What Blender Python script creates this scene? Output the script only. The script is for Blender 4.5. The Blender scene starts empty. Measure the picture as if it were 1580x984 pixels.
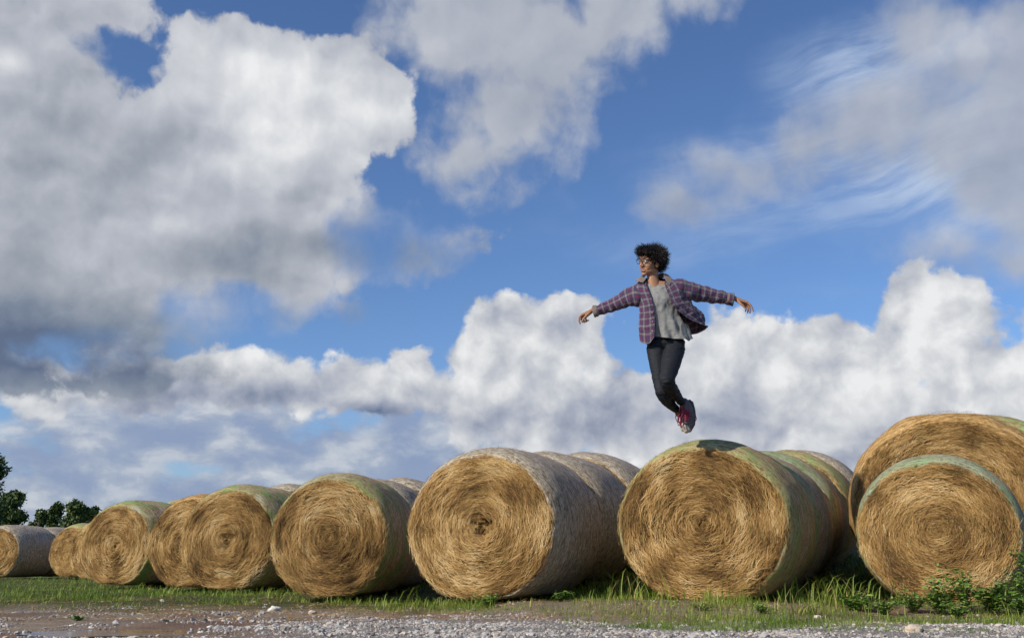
import bpy, bmesh, math, random
import numpy as np
from mathutils import Vector, Matrix, Euler, noise as mnoise
R = math.radians
random.seed(7)
rng = np.random.default_rng(7)

# ------------------------------------------------------------ camera, light, sky
scene = bpy.context.scene
W0, H0, FPX, CX, CY = 1580.0, 984.0, 1500.0, 790.0, 492.0
CAM_H = 0.35
PITCH = math.atan((870 - 492) / FPX)
cam_d = bpy.data.cameras.new("camera")
cam_d.sensor_width = 36.0
cam_d.lens = 36.0 * FPX / W0
cam_d.clip_start = 0.05
cam_d.clip_end = 6000
cam = bpy.data.objects.new("camera", cam_d)
scene.collection.objects.link(cam)
cam.location = (0, 0, CAM_H)
cam.rotation_euler = (math.pi / 2 + PITCH, 0, 0)
scene.camera = cam

SUN_DIR = Vector((-0.66, -0.50, 0.58)).normalized()      # towards the sun
SUN_EL = math.asin(SUN_DIR.z)
SUN_AZ = math.atan2(SUN_DIR.x, SUN_DIR.y)                # clockwise from +Y
sun_d = bpy.data.lights.new("sun", "SUN")
sun_d.energy = 4.6
sun_d.angle = R(0.5)
sun_d.color = (1.0, 0.93, 0.82)
sun = bpy.data.objects.new("sun", sun_d)
scene.collection.objects.link(sun)
sun.rotation_euler = SUN_DIR.to_track_quat('Z', 'Y').to_euler()

scene.view_settings.view_transform = 'Standard'
scene.view_settings.look = 'None'
scene.view_settings.exposure = 0.0
scene.view_settings.gamma = 1.0
scene.view_settings.use_curve_mapping = False
scene.cycles.max_bounces = 4
scene.cycles.use_adaptive_sampling = True
scene.cycles.adaptive_threshold = 0.02
scene.cycles.adaptive_min_samples = 6
scene.cycles.transparent_max_bounces = 12


def ray(x, y):
    """direction of the photograph's pixel"""
    s, t = (x - CX) / FPX, (CY - y) / FPX
    c, n = math.cos(PITCH), math.sin(PITCH)
    return Vector((s, c - t * n, n + t * c))


def at(x, y, Y):
    d = ray(x, y)
    return Vector((0, 0, CAM_H)) + d * (Y / d.y)


def azel(x, y):
    d = ray(x, y).normalized()
    return math.degrees(math.atan2(d.x, d.y)) / 10, math.degrees(math.asin(d.z)) / 10


class NT:
    """small helper to write node trees"""
    def __init__(s, tree):
        s.t = tree

    def n(s, typ, **kw):
        nd = s.t.nodes.new(typ)
        for k, v in kw.items():
            setattr(nd, k, v)
        return nd

    def put(s, sock, v):
        if isinstance(v, bpy.types.NodeSocket):
            s.t.links.new(v, sock)
        elif v is not None:
            sock.default_value = v

    def m(s, op, a, b=None, c=None, clamp=False):
        nd = s.n('ShaderNodeMath', operation=op, use_clamp=clamp)
        for i, v in enumerate((a, b, c)):
            if v is not None:
                s.put(nd.inputs[i], v)
        return nd.outputs[0]

    def v(s, op, a, b=None, c=None, scale=None):
        nd = s.n('ShaderNodeVectorMath', operation=op)
        for i, v in enumerate((a, b, c)):
            if v is not None:
                s.put(nd.inputs[i], v)
        if scale is not None:
            s.put(nd.inputs['Scale'], scale)
        return nd.outputs['Value'] if op in ('LENGTH', 'DOT_PRODUCT', 'DISTANCE') else nd.outputs[0]

    def xyz(s, x=0.0, y=0.0, z=0.0):
        nd = s.n('ShaderNodeCombineXYZ')
        for i, v in enumerate((x, y, z)):
            s.put(nd.inputs[i], v)
        return nd.outputs[0]

    def sep(s, v):
        nd = s.n('ShaderNodeSeparateXYZ')
        s.put(nd.inputs[0], v)
        return nd.outputs

    def noise(s, vec, scale=5.0, detail=4.0, rough=0.55, dist=0.0, dim='3D', lac=2.0, w=None, color=False):
        nd = s.n('ShaderNodeTexNoise', noise_dimensions=dim)
        s.put(nd.inputs['Vector'], vec)
        s.put(nd.inputs['Scale'], scale)
        s.put(nd.inputs['Detail'], detail)
        s.put(nd.inputs['Roughness'], rough)
        s.put(nd.inputs['Lacunarity'], lac)
        s.put(nd.inputs['Distortion'], dist)
        if w is not None:
            s.put(nd.inputs['W'], w)
        return nd.outputs['Color' if color else 'Fac']

    def voro(s, vec, scale=5.0, feature='F1', detail=0.0, rough=0.5, smooth=None, rand=1.0, out='Distance', dim='3D', norm=False):
        nd = s.n('ShaderNodeTexVoronoi', feature=feature, voronoi_dimensions=dim)
        if 'normalize' in dir(nd):
            nd.normalize = norm
        s.put(nd.inputs['Vector'], vec)
        s.put(nd.inputs['Scale'], scale)
        if 'Detail' in nd.inputs:
            s.put(nd.inputs['Detail'], detail)
            s.put(nd.inputs['Roughness'], rough)
        if smooth is not None and 'Smoothness' in nd.inputs:
            s.put(nd.inputs['Smoothness'], smooth)
        s.put(nd.inputs['Randomness'], rand)
        return nd.outputs[out]

    def mr(s, v, a, b, c=0.0, d=1.0, smooth=False, clamp=True):
        nd = s.n('ShaderNodeMapRange', interpolation_type='SMOOTHSTEP' if smooth else 'LINEAR', clamp=clamp)
        for i, q in enumerate((v, a, b, c, d)):
            s.put(nd.inputs[i], q)
        return nd.outputs[0]

    def mix(s, f, a, b, mode='MIX'):
        nd = s.n('ShaderNodeMix', data_type='RGBA', blend_type=mode)
        s.put(nd.inputs[0], f)
        s.put(nd.inputs[6], a if isinstance(a, bpy.types.NodeSocket) else (*a[:3], 1))
        s.put(nd.inputs[7], b if isinstance(b, bpy.types.NodeSocket) else (*b[:3], 1))
        return nd.outputs[2]

    def ramp(s, v, stops, interp='LINEAR'):
        nd = s.n('ShaderNodeValToRGB')
        cr = nd.color_ramp
        cr.interpolation = interp
        while len(cr.elements) < len(stops):
            cr.elements.new(0.5)
        for e, (p, c) in zip(cr.elements, stops):
            e.position = p
            e.color = (*c[:3], 1) if len(c) < 4 else c
        s.put(nd.inputs[0], v)
        return nd.outputs[0]


def srgb(r, g, b):
    f = lambda c: (c / 255 / 12.92) if c <= 10 else ((c / 255 + 0.055) / 1.055) ** 2.4
    return (f(r), f(g), f(b))


# ---- the sky: Nishita with three decks of cloud placed by compass direction and height
world = bpy.data.worlds.new("World")
scene.world = world
world.use_nodes = True
wt = world.node_tree
wt.nodes.clear()
K = NT(wt)
tc = K.n('ShaderNodeTexCoord').outputs['Generated']
dirn = K.v('NORMALIZE', tc)
dx, dy, dz = K.sep(dirn)
az = K.m('MULTIPLY', K.m('ARCTAN2', dx, dy), 180 / math.pi / 10)
el = K.m('MULTIPLY', K.m('ARCSINE', dz), 180 / math.pi / 10)
P0 = K.xyz(az, el, 0.0)


def fbm(P, scale, detail=6, rough=0.55, off=(0, 0, 0), dist=0.0):
    return K.noise(K.v('ADD', P, off), scale, detail, rough, dist, dim='2D')


def warp(P, amt, scale, detail=4, off=(3.1, 7.7, 0)):
    a = K.noise(K.v('ADD', P, off), scale, detail, 0.55, dim='2D')
    b = K.noise(K.v('ADD', P, (off[1] + 40, off[0] + 9, 0)), scale, detail, 0.55, dim='2D')
    c = K.xyz(K.m('MULTIPLY_ADD', a, amt, -amt / 2), K.m('MULTIPLY_ADD', b, amt, -amt / 2), 0.0)
    return K.v('ADD', P, c)


def ell(P, x, y, rx, ry):
    cx, cy = azel(x, y)
    ax = abs(azel(x + rx, y)[0] - azel(x - rx, y)[0]) / 2
    ay = abs(azel(x, y + ry)[1] - azel(x, y - ry)[1]) / 2
    q = K.v('MULTIPLY', K.v('SUBTRACT', P, (cx, cy, 0)), (1 / ax, 1 / ay, 0))
    return K.v('LENGTH', q), min(ax, ay)


def cover(P, blobs, k=0.25):
    """signed cover in ~degrees/10: positive inside the blobs"""
    acc = None
    for b in blobs:
        L, r = ell(P, *b[:4])
        d = K.m('MULTIPLY', K.m('SUBTRACT', 1.0, L), r if len(b) < 5 else r * b[4])
        acc = d if acc is None else K.m('SMOOTH_MAX', acc, d, k * 0.3)
    return acc


def tones(P, base, blobs):
    acc = base
    for x, y, rx, ry, w in blobs:
        L, _ = ell(P, x, y, rx, ry)
        acc = K.m('ADD', acc, K.mr(L, 0.0, 1.0, w, 0.0, smooth=True))
    return acc


CLOUD_RAMP = [(0.0, srgb(104, 120, 150)), (0.25, srgb(138, 148, 170)), (0.5, srgb(172, 178, 192)),
              (0.75, srgb(205, 208, 213)), (1.0, srgb(236, 237, 238))]


def relief(P, scale, eps, detail=6, rough=0.55, off=(0, 0, 0)):
    """billow relief lit from the upper left"""
    a = fbm(P, scale, detail, rough, off)
    b = fbm(K.v('ADD', P, (-eps * 0.6, eps, 0)), scale, detail, rough, off)
    return a, K.m('SUBTRACT', a, b)


sky = K.n('ShaderNodeTexSky', sky_type='NISHITA')
sky.sun_disc = False
sky.sun_elevation = SUN_EL
sky.sun_rotation = SUN_AZ
sky.air_density = 1.0
sky.dust_density = 0.6
sky.ozone_density = 2.0
blue = K.v('MULTIPLY', sky.outputs[0], (0.078, 0.098, 0.128))

# --- high thin cirrus
Pc = warp(P0, 0.28, 0.8, 2, (9, 2, 0))
st = K.v('MULTIPLY', Pc, (0.75, 4.2, 1))
st = K.v('ADD', st, K.xyz(0.0, K.m('MULTIPLY', az, -0.7), 0.0))
cir = K.noise(st, 1.1, 8, 0.62, 0.0, dim='2D')
cir2 = K.noise(K.v('ADD', st, (11, 5, 0)), 3.2, 5, 0.6, 0.0, dim='2D')
cov_c = cover(warp(P0, 0.5, 1.1, 4, (1, 5, 0)), [
    (1430, 250, 300, 150), (1180, 240, 250, 75), (1260, 345, 350, 66), (1060, 375, 260, 34), (1350, 110, 200, 120),
    (1270, 412, 110, 14), (1280, 465, 120, 14), (1120, 330, 150, 40), (870, 330, 30, 14), (1540, 330, 120, 90)], 0.4)
ca = K.mr(cov_c, -0.05, 0.5, 0.0, 1.0, smooth=True)
cn = K.mr(K.m('ADD', K.m('MULTIPLY', cir, 0.65), K.m('MULTIPLY', cir2, 0.35)), 0.36, 0.66, 0.0, 1.0, smooth=True)
ca = K.m('MULTIPLY', ca, K.m('MULTIPLY_ADD', cn, 0.68, 0.28))
col = K.mix(ca, blue, srgb(186, 203, 228))

# --- low cloud bank along the horizon, far part: grey-blue streaks
Ph = warp(P0, 0.16, 1.7, 4, (5, 1, 0))
hs = K.noise(K.v('MULTIPLY', Ph, (1.0, 2.2, 1)), 1.5, 6, 0.56, 0.0, dim='2D')
hb = K.noise(K.v('MULTIPLY', Ph, (1.2, 2.2, 1)), 2.2, 7, 0.55, 0.0, dim='2D')
cov_f = cover(warp(P0, 0.3, 1.6, 6, (2, 9, 0)), [
    (300, 800, 700, 150), (900, 780, 800, 160), (1500, 760, 600, 170), (190, 620, 230, 100), (360, 680, 380, 100), (620, 690, 300, 100), (470, 640, 200, 80), (-300, 780, 500, 150), (2100, 780, 500, 200)], 0.5)
fa = K.mr(K.m('ADD', cov_f, K.m('MULTIPLY', K.m('SUBTRACT', hs, 0.5), 0.9)), -0.02, 0.2, 0.0, 1.0, smooth=True)
lowband = K.mr(el, 1.3, 0.2, 0.0, 1.0)
ftone = K.m('ADD', K.mr(hb, 0.34, 0.70, 0.34, 0.76, smooth=True), K.m('MULTIPLY', K.m('SUBTRACT', hs, 0.5), 0.55))
ftone = K.m('ADD', ftone, K.m('MULTIPLY', lowband, 0.02))
fcol = K.ramp(ftone, [(0.0, srgb(118, 138, 178)), (0.35, srgb(143, 158, 188)), (0.6, srgb(168, 178, 196)), (0.85, srgb(206, 210, 216)), (1, srgb(225, 227, 228))])
col = K.mix(K.m('MULTIPLY', fa, 0.93), col, fcol)


def billow(P, scale):
    """puffy value: rounded lobes, about -0.5 to 0.5"""
    v = K.voro(P, scale, 'F1', 2.6, 0.5, dim='2D', norm=True)
    return K.m('SUBTRACT', 0.36, v)


# shared turbulence of all the cumulus decks
PW = warp(P0, 0.30, 1.6, 6, (3, 8, 0))
PL = warp(P0, 0.13, 2.6, 5, (13, 2, 0))
B1 = billow(PL, 2.6)
S1 = billow(K.v('ADD', PL, (-0.05, 0.08, 0)), 2.6)
B2 = K.m('SUBTRACT', fbm(PW, 2.3, 8, 0.56, (1, 4, 0)), 0.5)
def soft_relief(scale, detail, ex, ey, off):
    a = fbm(PL, scale, detail, 0.5, off)
    b = fbm(K.v('ADD', PL, (-ex, ey, 0)), scale, detail, 0.5, off)
    return K.m('SUBTRACT', a, b)


REL = K.m('ADD', K.m('MULTIPLY', K.m('SUBTRACT', B1, S1), 0.55), K.m('MULTIPLY', soft_relief(2.0, 5, 0.06, 0.09, (1, 4, 0)), 1.5))
LOWN = K.m('SUBTRACT', fbm(P0, 1.1, 5, 0.5, (6, 8, 0)), 0.5)
PUFF = K.m('ADD', K.m('MULTIPLY', B1, 0.85), K.m('MULTIPLY', B2, 1.0))


def deck(col, P, blobs, holes, tone_base, tone_blobs, hard, puff, relief_k, seed, warp_amt=0.22, alpha=1.0, ramp=CLOUD_RAMP, edge_fade=0.12, soft_at=None):
    d = cover(PW, blobs)
    if holes:
        h = cover(PW, holes)
        d = K.m('SMOOTH_MIN', d, K.m('MULTIPLY', h, -1.0), 0.05)
    dd = K.m('MULTIPLY_ADD', PUFF, puff, d)
    hv = hard
    if soft_at:
        hv = tones(P, hard, soft_at)
    a = K.mr(dd, -0.01, hv, 0.0, 1.0, smooth=True)
    t = tones(P, tone_base, tone_blobs)
    t = K.m('MULTIPLY_ADD', REL, relief_k, t)
    t = K.m('MULTIPLY_ADD', LOWN, 0.28, t)
    rim = K.mr(dd, 0.0, edge_fade, 0.06, 0.0)
    t = K.m('SUBTRACT', t, rim)
    c = K.ramp(t, ramp)
    return K.mix(K.m('MULTIPLY', a, alpha), col, c)


# --- cumulus bank above the horizon
col = deck(col, P0, [
    (390, 585, 180, 44), (60, 610, 70, 50), (215, 592, 100, 42), (120, 590, 80, 42), (520, 600, 90, 40),
    (570, 605, 68, 42), (640, 560, 34, 36), (680, 620, 60, 40), (740, 560, 60, 50), (770, 500, 56, 40),
    (800, 595, 130, 72), (870, 540, 64, 60), (900, 495, 44, 32), (960, 600, 70, 44), (935, 575, 36, 26),
    (1010, 640, 160, 60), (1100, 560, 78, 72), (1125, 525, 40, 44), (1190, 545, 60, 60), (1215, 520, 40, 42), (1290, 545, 70, 66),
    (1285, 515, 44, 42), (1350, 580, 100, 66), (1350, 545, 44, 40), (1415, 470, 50, 52), (1412, 430, 38, 26), (1460, 500, 62, 66), (1475, 455, 34, 30), (1520, 560, 90, 66),
    (1570, 520, 50, 34), (1300, 640, 300, 60), (1540, 660, 160, 110), (1100, 690, 260, 70), (900, 650, 200, 60), (1350, 700, 330, 60)],
    [], 0.78,
    [(390, 606, 180, 34, -0.5), (570, 640, 90, 36, -0.5), (720, 652, 220, 42, -0.35), (940, 640, 160, 70, -0.25), (960, 560, 60, 50, -0.12),
     (830, 560, 60, 40, -0.12), (880, 500, 60, 40, -0.25), (1150, 640, 210, 60, -0.26), (1400, 670, 300, 60, -0.18), (1560, 600, 80, 60, -0.15),
     (1030, 690, 300, 60, -0.22), (200, 620, 200, 40, -0.4), (760, 600, 90, 40, 0.14), (1250, 590, 150, 60, 0.12), (1430, 500, 90, 80, 0.12), (100, 570, 90, 40, -0.1)],
    0.05, 0.32, 1.0, 3.7, warp_amt=0.2, edge_fade=0.10)

# --- right hand lumps inside the cirrus: warm grey
GREY = [(0.0, srgb(128, 140, 162)), (0.3, srgb(160, 167, 182)), (0.6, srgb(184, 189, 199)), (1.0, srgb(220, 222, 225))]
col = deck(col, P0, [
    (1110, 250, 90, 52), (1040, 300, 90, 52), (1245, 225, 90, 74), (1170, 270, 150, 64), (1500, 110, 110, 90), (1560, 40, 90, 70), (1460, 200, 150, 100),
    (1540, 280, 130, 90), (1470, 388, 130, 60), (1570, 400, 80, 60), (1360, 190, 160, 100), (1420, 60, 120, 90), (1120, 262, 130, 62), (1650, 200, 200, 260)], [], 0.5,
    [(1120, 225, 80, 40, 0.25), (1500, 60, 110, 60, 0.25), (1480, 350, 110, 35, 0.25), (1470, 415, 130, 36, -0.35), (1490, 250, 160, 80, -0.2), (1050, 320, 90, 40, -0.15)],
    0.27, 0.30, 0.35, 8.3, warp_amt=0.3, alpha=0.82, ramp=GREY, edge_fade=0.05)

# --- centre top cloud
col = deck(col, P0, [
    (730, 40, 170, 120), (650, 30, 80, 80), (830, 70, 160, 110), (790, 180, 130, 80), (740, 240, 90, 70), (940, 20, 110, 80), (1060, -20, 110, 44),
    (735, 290, 44, 34), (830, 220, 70, 50), (880, 110, 90, 70)], [], 0.52,
    [(640, 40, 120, 90, 0.14), (850, 160, 90, 70, -0.14), (740, 130, 130, 70, -0.05), (880, 20, 120, 60, -0.1)],
    0.20, 0.34, 0.35, 5.9, warp_amt=0.34, alpha=0.97, ramp=GREY, edge_fade=0.05)

# --- the big cloud on the left
BIG = [(0.0, srgb(98, 112, 138)), (0.2, srgb(126, 138, 156)), (0.42, srgb(158, 165, 176)), (0.62, srgb(184, 188, 198)),
       (0.82, srgb(211, 214, 219)), (1.0, srgb(238, 239, 240))]
col = deck(col, P0, [
    (90, 10, 190, 76), (20, 100, 140, 130), (90, 190, 120, 90), (60, 220, 160, 140), (330, 120, 96, 84), (300, 60, 44, 34), (410, 100, 110, 74), (510, 120, 90, 66),
    (580, 130, 56, 54), (470, 200, 120, 84), (390, 160, 130, 110), (560, 190, 56, 40), (300, 240, 150, 120), (180, 330, 260, 160), (430, 320, 150, 100), (100, 450, 240, 130), (220, 500, 150, 70),
    (370, 420, 180, 70), (540, 350, 100, 60), (600, 380, 110, 36), (60, 520, 310, 90), (210, 530, 130, 56), (-200, 200, 260, 400), (450, 390, 180, 80), (620, 390, 130, 46), (300, 460, 150, 70)],
    [(190, 92, 36, 40)], 0.60,
    [(330, 120, 190, 120, 0.22), (500, 140, 210, 140, 0.26), (420, 230, 170, 90, 0.2), (430, 330, 90, 40, 0.12), (10, 95, 50, 36, 0.25),
     (150, 260, 160, 120, 0.0), (480, 375, 240, 50, -0.28), (330, 400, 260, 50, -0.18), (110, 545, 420, 120, -0.72), (90, 430, 320, 100, -0.16), (120, 250, 300, 200, -0.08),
     (270, 470, 60, 34, 0.14), (600, 390, 130, 50, -0.25), (400, 420, 120, 50, -0.15)],
    0.05, 0.34, 0.45, 1.3, warp_amt=0.22, ramp=BIG, edge_fade=0.08,
    soft_at=[(330, 500, 420, 110, 0.35), (600, 370, 200, 100, 0.5), (100, 540, 300, 60, 0.2), (60, 60, 260, 90, 0.14)])
# ragged grey scraps hanging below it
col = deck(col, P0, [(680, 415, 34, 24), (640, 400, 70, 16), (570, 470, 34, 26), (420, 480, 60, 14), (720, 395, 40, 10), (455, 445, 90, 22), (720, 470, 30, 18)], [], 0.28, [],
           0.3, 0.5, 0.3, 6.4, warp_amt=0.4, alpha=0.55, ramp=BIG, edge_fade=0.04)

bg = K.n('ShaderNodeBackground')
K.put(bg.inputs[0], col)
bg.inputs[1].default_value = 1.0
wo = K.n('ShaderNodeOutputWorld')
wt.links.new(bg.outputs[0], wo.inputs[0])
world.cycles.sampling_method = 'MANUAL'
world.cycles.sample_map_resolution = 512

# ------------------------------------------------------------ helpers
C = scene.collection


def tag(o, label=None, cat=None, group=None, kind=None):
    if label: o['label'] = label
    if cat: o['category'] = cat
    if group: o['group'] = group
    if kind: o['kind'] = kind
    return o


def empty(name, loc=(0, 0, 0), rz=0.0):
    o = bpy.data.objects.new(name, None)
    C.objects.link(o)
    o.location = loc
    o.rotation_euler = (0, 0, rz)
    o.empty_display_size = 0.2
    return o


def mesh_obj(name, verts, faces, mat=None, parent=None, smooth=True, tint=None, uv=None, mats=None, midx=None):
    me = bpy.data.meshes.new(name)
    verts = np.asarray(verts, dtype=np.float32)
    if isinstance(faces, np.ndarray):
        n, k = faces.shape
        me.vertices.add(len(verts))
        me.vertices.foreach_set('co', verts.ravel())
        me.loops.add(n * k)
        me.loops.foreach_set('vertex_index', faces.astype(np.int32).ravel())
        me.polygons.add(n)
        me.polygons.foreach_set('loop_start', np.arange(0, n * k, k, dtype=np.int32))
        me.polygons.foreach_set('loop_total', np.full(n, k, dtype=np.int32))
        me.update(calc_edges=True)
    else:
        me.from_pydata([tuple(v) for v in verts.tolist()], [], faces)
    me.polygons.foreach_set('use_smooth', np.full(len(me.polygons), smooth))
    if tint is not None:
        a = me.attributes.new('tint', 'FLOAT', 'POINT')
        a.data.foreach_set('value', np.asarray(tint, dtype=np.float32))
    if uv is not None:
        ul = me.uv_layers.new(name='uv')
        vi = np.empty(len(me.loops), dtype=np.int32)
        me.loops.foreach_get('vertex_index', vi)
        ul.data.foreach_set('uv', np.asarray(uv, dtype=np.float32)[vi].ravel())
    for m_ in (mats or ([mat] if mat else [])):
        me.materials.append(m_)
    if midx is not None:
        me.polygons.foreach_set('material_index', np.asarray(midx, dtype=np.int32))
    me.validate()
    me.update()
    o = bpy.data.objects.new(name, me)
    C.objects.link(o)
    if parent is not None:
        o.parent = parent
    return o


def material(name, build, rough=0.8, spec=0.2):
    m_ = bpy.data.materials.new(name)
    m_.use_nodes = True
    t = m_.node_tree
    t.nodes.clear()
    k = NT(t)
    b = k.n('ShaderNodeBsdfPrincipled')
    b.inputs['Roughness'].default_value = rough
    b.inputs['Specular IOR Level'].default_value = spec
    o = k.n('ShaderNodeOutputMaterial')
    t.links.new(b.outputs[0], o.inputs[0])
    build(k, b)
    return m_


def bump(k, b, h, dist=0.01, strength=1.0):
    nd = k.n('ShaderNodeBump')
    nd.inputs['Distance'].default_value = dist
    nd.inputs['Strength'].default_value = strength
    k.put(nd.inputs['Height'], h)
    k.t.links.new(nd.outputs[0], b.inputs['Normal'])


def obj_co(k):
    return k.n('ShaderNodeTexCoord').outputs['Object']


def attr(k, name='tint'):
    nd = k.n('ShaderNodeAttribute')
    nd.attribute_name = name
    return nd.outputs['Fac']


def rnd(k):
    return k.n('ShaderNodeObjectInfo').outputs['Random']


def vnoise(P, scale, seed=0.0, octaves=4):
    """value noise on numpy points, about -1..1"""
    out = np.zeros(len(P))
    for i, p in enumerate(P):
        out[i] = mnoise.fractal(Vector((p[0] * scale + seed, p[1] * scale - seed, (p[2] if len(p) > 2 else 0) * scale + seed * 0.7)), 1.0, 2.0, octaves)
    return out


def fastnoise(X, Y, cell, seed, octaves=3):
    """vectorised 2D value noise 0..1"""
    out = np.zeros(X.shape)
    amp, tot = 1.0, 0.0
    for o in range(octaves):
        r_ = np.random.default_rng(seed + o * 101)
        T = r_.random((256, 256))
        x, y = X / cell, Y / cell
        xi, yi = np.floor(x).astype(int), np.floor(y).astype(int)
        fx, fy = x - xi, y - yi
        fx, fy = fx * fx * (3 - 2 * fx), fy * fy * (3 - 2 * fy)
        g = lambda a, b: T[a % 256, b % 256]
        v = (g(xi, yi) * (1 - fx) + g(xi + 1, yi) * fx) * (1 - fy) + (g(xi, yi + 1) * (1 - fx) + g(xi + 1, yi + 1) * fx) * fy
        out += v * amp
        tot += amp
        amp *= 0.5
        cell *= 0.5
    return out / tot


# ------------------------------------------------------------ materials of the place
def m_ground(k, b):
    P = obj_co(k)
    x, y, z = k.sep(P)
    n1 = k.noise(P, 0.9, 5, 0.6)
    n2 = k.noise(P, 6.0, 6, 0.65)
    n3 = k.noise(P, 45.0, 5, 0.65)
    n4 = k.noise(P, 160.0, 3, 0.6)
    dirt = k.ramp(k.m('ADD', k.m('MULTIPLY', n2, 0.5), k.m('MULTIPLY', n3, 0.5)),
                  [(0.3, (0.16, 0.115, 0.075)), (0.5, (0.29, 0.22, 0.155)), (0.7, (0.42, 0.34, 0.255))])
    red = k.mix(0.55, dirt, (0.26, 0.13, 0.065))
    dirt = k.mix(k.mr(k.noise(k.v('ADD', P, (5, 3, 0)), 0.8, 3), 0.45, 0.6), dirt, red)
    # crushed stone between the loose stones
    st = k.voro(P, 75.0, 'F1', 0, out='Color')
    sv = k.v('DOT_PRODUCT', st, (0.33, 0.33, 0.33))
    stone = k.ramp(sv, [(0.2, (0.18, 0.165, 0.145)), (0.5, (0.36, 0.34, 0.31)), (0.8, (0.52, 0.48, 0.43))])
    stone = k.mix(k.mr(n3, 0.45, 0.62), stone, (0.17, 0.12, 0.08))
    # gravel zone: the near drive on the right
    gy = k.m('ADD', y, k.m('MULTIPLY', k.m('SUBTRACT', n1, 0.5), 2.2))
    gx = k.m('ADD', x, k.m('MULTIPLY', k.m('SUBTRACT', n2, 0.5), 1.2))
    g = k.m('MULTIPLY', k.mr(gy, 6.9, 5.9, 0, 1), k.mr(gx, -1.5, -0.7, 0, 1))
    col_ = k.mix(g, dirt, stone)
    # thin turf and dead thatch from the bales back
    turf = k.ramp(n3, [(0.3, (0.035, 0.05, 0.015)), (0.5, (0.075, 0.085, 0.03)), (0.7, (0.14, 0.115, 0.05))])
    t = k.mr(k.m('ADD', gy, k.m('MULTIPLY', k.m('SUBTRACT', n2, 0.5), 2.0)), 7.4, 9.0, 0, 1)
    col_ = k.mix(t, col_, turf)
    far = k.mr(y, 26, 60, 0, 1)
    col_ = k.mix(far, col_, k.ramp(n2, [(0.3, (0.05, 0.08, 0.02)), (0.7, (0.10, 0.13, 0.04))]))
    # wet mud on the left
    wet = k.m('MULTIPLY', k.mr(k.m('ADD', gx, k.m('MULTIPLY', y, 0.0)), -0.9, -1.7, 0, 1), k.mr(gy, 8.4, 7.0, 0, 1))
    wn = k.mr(k.noise(k.v('MULTIPLY', P, (0.6, 1.6, 1)), 1.4, 4), 0.42, 0.6)
    wet = k.m('MULTIPLY', wet, wn)
    col_ = k.mix(wet, col_, k.mix(1.0, col_, (0.62, 0.56, 0.52), 'MULTIPLY'))
    k.put(b.inputs['Base Color'], col_)
    k.put(b.inputs['Roughness'], k.m('SUBTRACT', 0.95, k.m('MULTIPLY', wet, 0.5)))
    h = k.m('ADD', k.m('MULTIPLY', n3, 0.6), k.m('MULTIPLY', n4, 0.25))
    h = k.m('ADD', h, k.m('MULTIPLY', k.m('MULTIPLY', sv, g), 0.35))
    bump(k, b, h, 0.035)


M = {}
M['ground'] = material('ground_soil', m_ground, 0.95, 0.15)


def bank_rise(X, Y):
    """the ground climbs gently behind the front row of bales"""
    row = np.where(X > -0.3, 8.2, 8.5 + (-X - 0.3) * 1.12)
    t = np.clip((X + 9.0) / 3.0, 0, 1)
    return 0.082 * np.clip(Y - row - 0.9, 0, 6.0) * t * t * (3 - 2 * t)


def ground_z(X, Y):
    near = np.clip((Y - 2) / 3, 0, 1)
    z = (fastnoise(X + 50, Y + 50, 1.7, 11, 3) - 0.5) * 0.05
    z += (fastnoise(X + 50, Y + 50, 0.28, 21, 3) - 0.5) * 0.028
    # shallow pans where the water lies
    for cx, cy, rx, ry, dp in PUDDLES:
        q = ((X - cx) / rx) ** 2 + ((Y - cy) / ry) ** 2
        e = np.exp(-q * q * 0.35)
        z = z * (1 - 0.85 * e) - dp * e
    # low verge under the right hand bales
    ry = np.clip((Y - 6.5) / 1.5, 0, 1); rx = np.clip((X + 0.9) / 1.6, 0, 1)
    z += 0.062 * ry * ry * (3 - 2 * ry) * rx * rx * (3 - 2 * rx) * np.clip((30 - Y) / 15, 0, 1)
    far = np.clip((Y - 30) / 60, 0, 1)
    return (z + bank_rise(X, Y)) * (1 - far)


PUDDLES = [(-2.15, 5.55, 0.46, 0.26, 0.020), (-1.80, 5.10, 0.28, 0.10, 0.018), (-4.15, 8.1, 0.55, 0.35, 0.022), (-2.45, 6.9, 0.34, 0.16, 0.020)]

xs = np.unique(np.concatenate([np.linspace(-3000, -60, 14), np.linspace(-60, -16, 30), np.arange(-16, 14, 0.07), np.linspace(14, 60, 30), np.linspace(60, 3000, 14)]))
ys = np.unique(np.concatenate([np.linspace(-400, -4, 14), np.linspace(-4, 3.2, 16), np.arange(3.2, 11, 0.045), np.arange(11, 30, 0.16), np.linspace(30, 120, 40), np.linspace(120, 4500, 20)]))
GX, GY = np.meshgrid(xs, ys)
GZ = ground_z(GX, GY)
ny, nx = GX.shape
idx = np.arange(ny * nx).reshape(ny, nx)
gf = np.stack([idx[:-1, :-1], idx[:-1, 1:], idx[1:, 1:], idx[1:, :-1]], -1).reshape(-1, 4)
ground = mesh_obj('ground', np.stack([GX, GY, GZ], -1).reshape(-1, 3), gf, M['ground'])
tag(ground, kind='structure')


def gz(x, y):
    return float(ground_z(np.array([[x]]), np.array([[y]]))[0, 0])


def m_water(k, b):
    P = obj_co(k)
    b.inputs['Base Color'].default_value = (0.10, 0.07, 0.05, 1)
    b.inputs['Specular IOR Level'].default_value = 0.6
    k.put(b.inputs['Roughness'], k.mr(k.noise(P, 3.0, 4), 0.4, 0.7, 0.05, 0.3))
    bump(k, b, k.noise(k.v('MULTIPLY', P, (3, 9, 1)), 4, 4), 0.002, 0.4)


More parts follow.
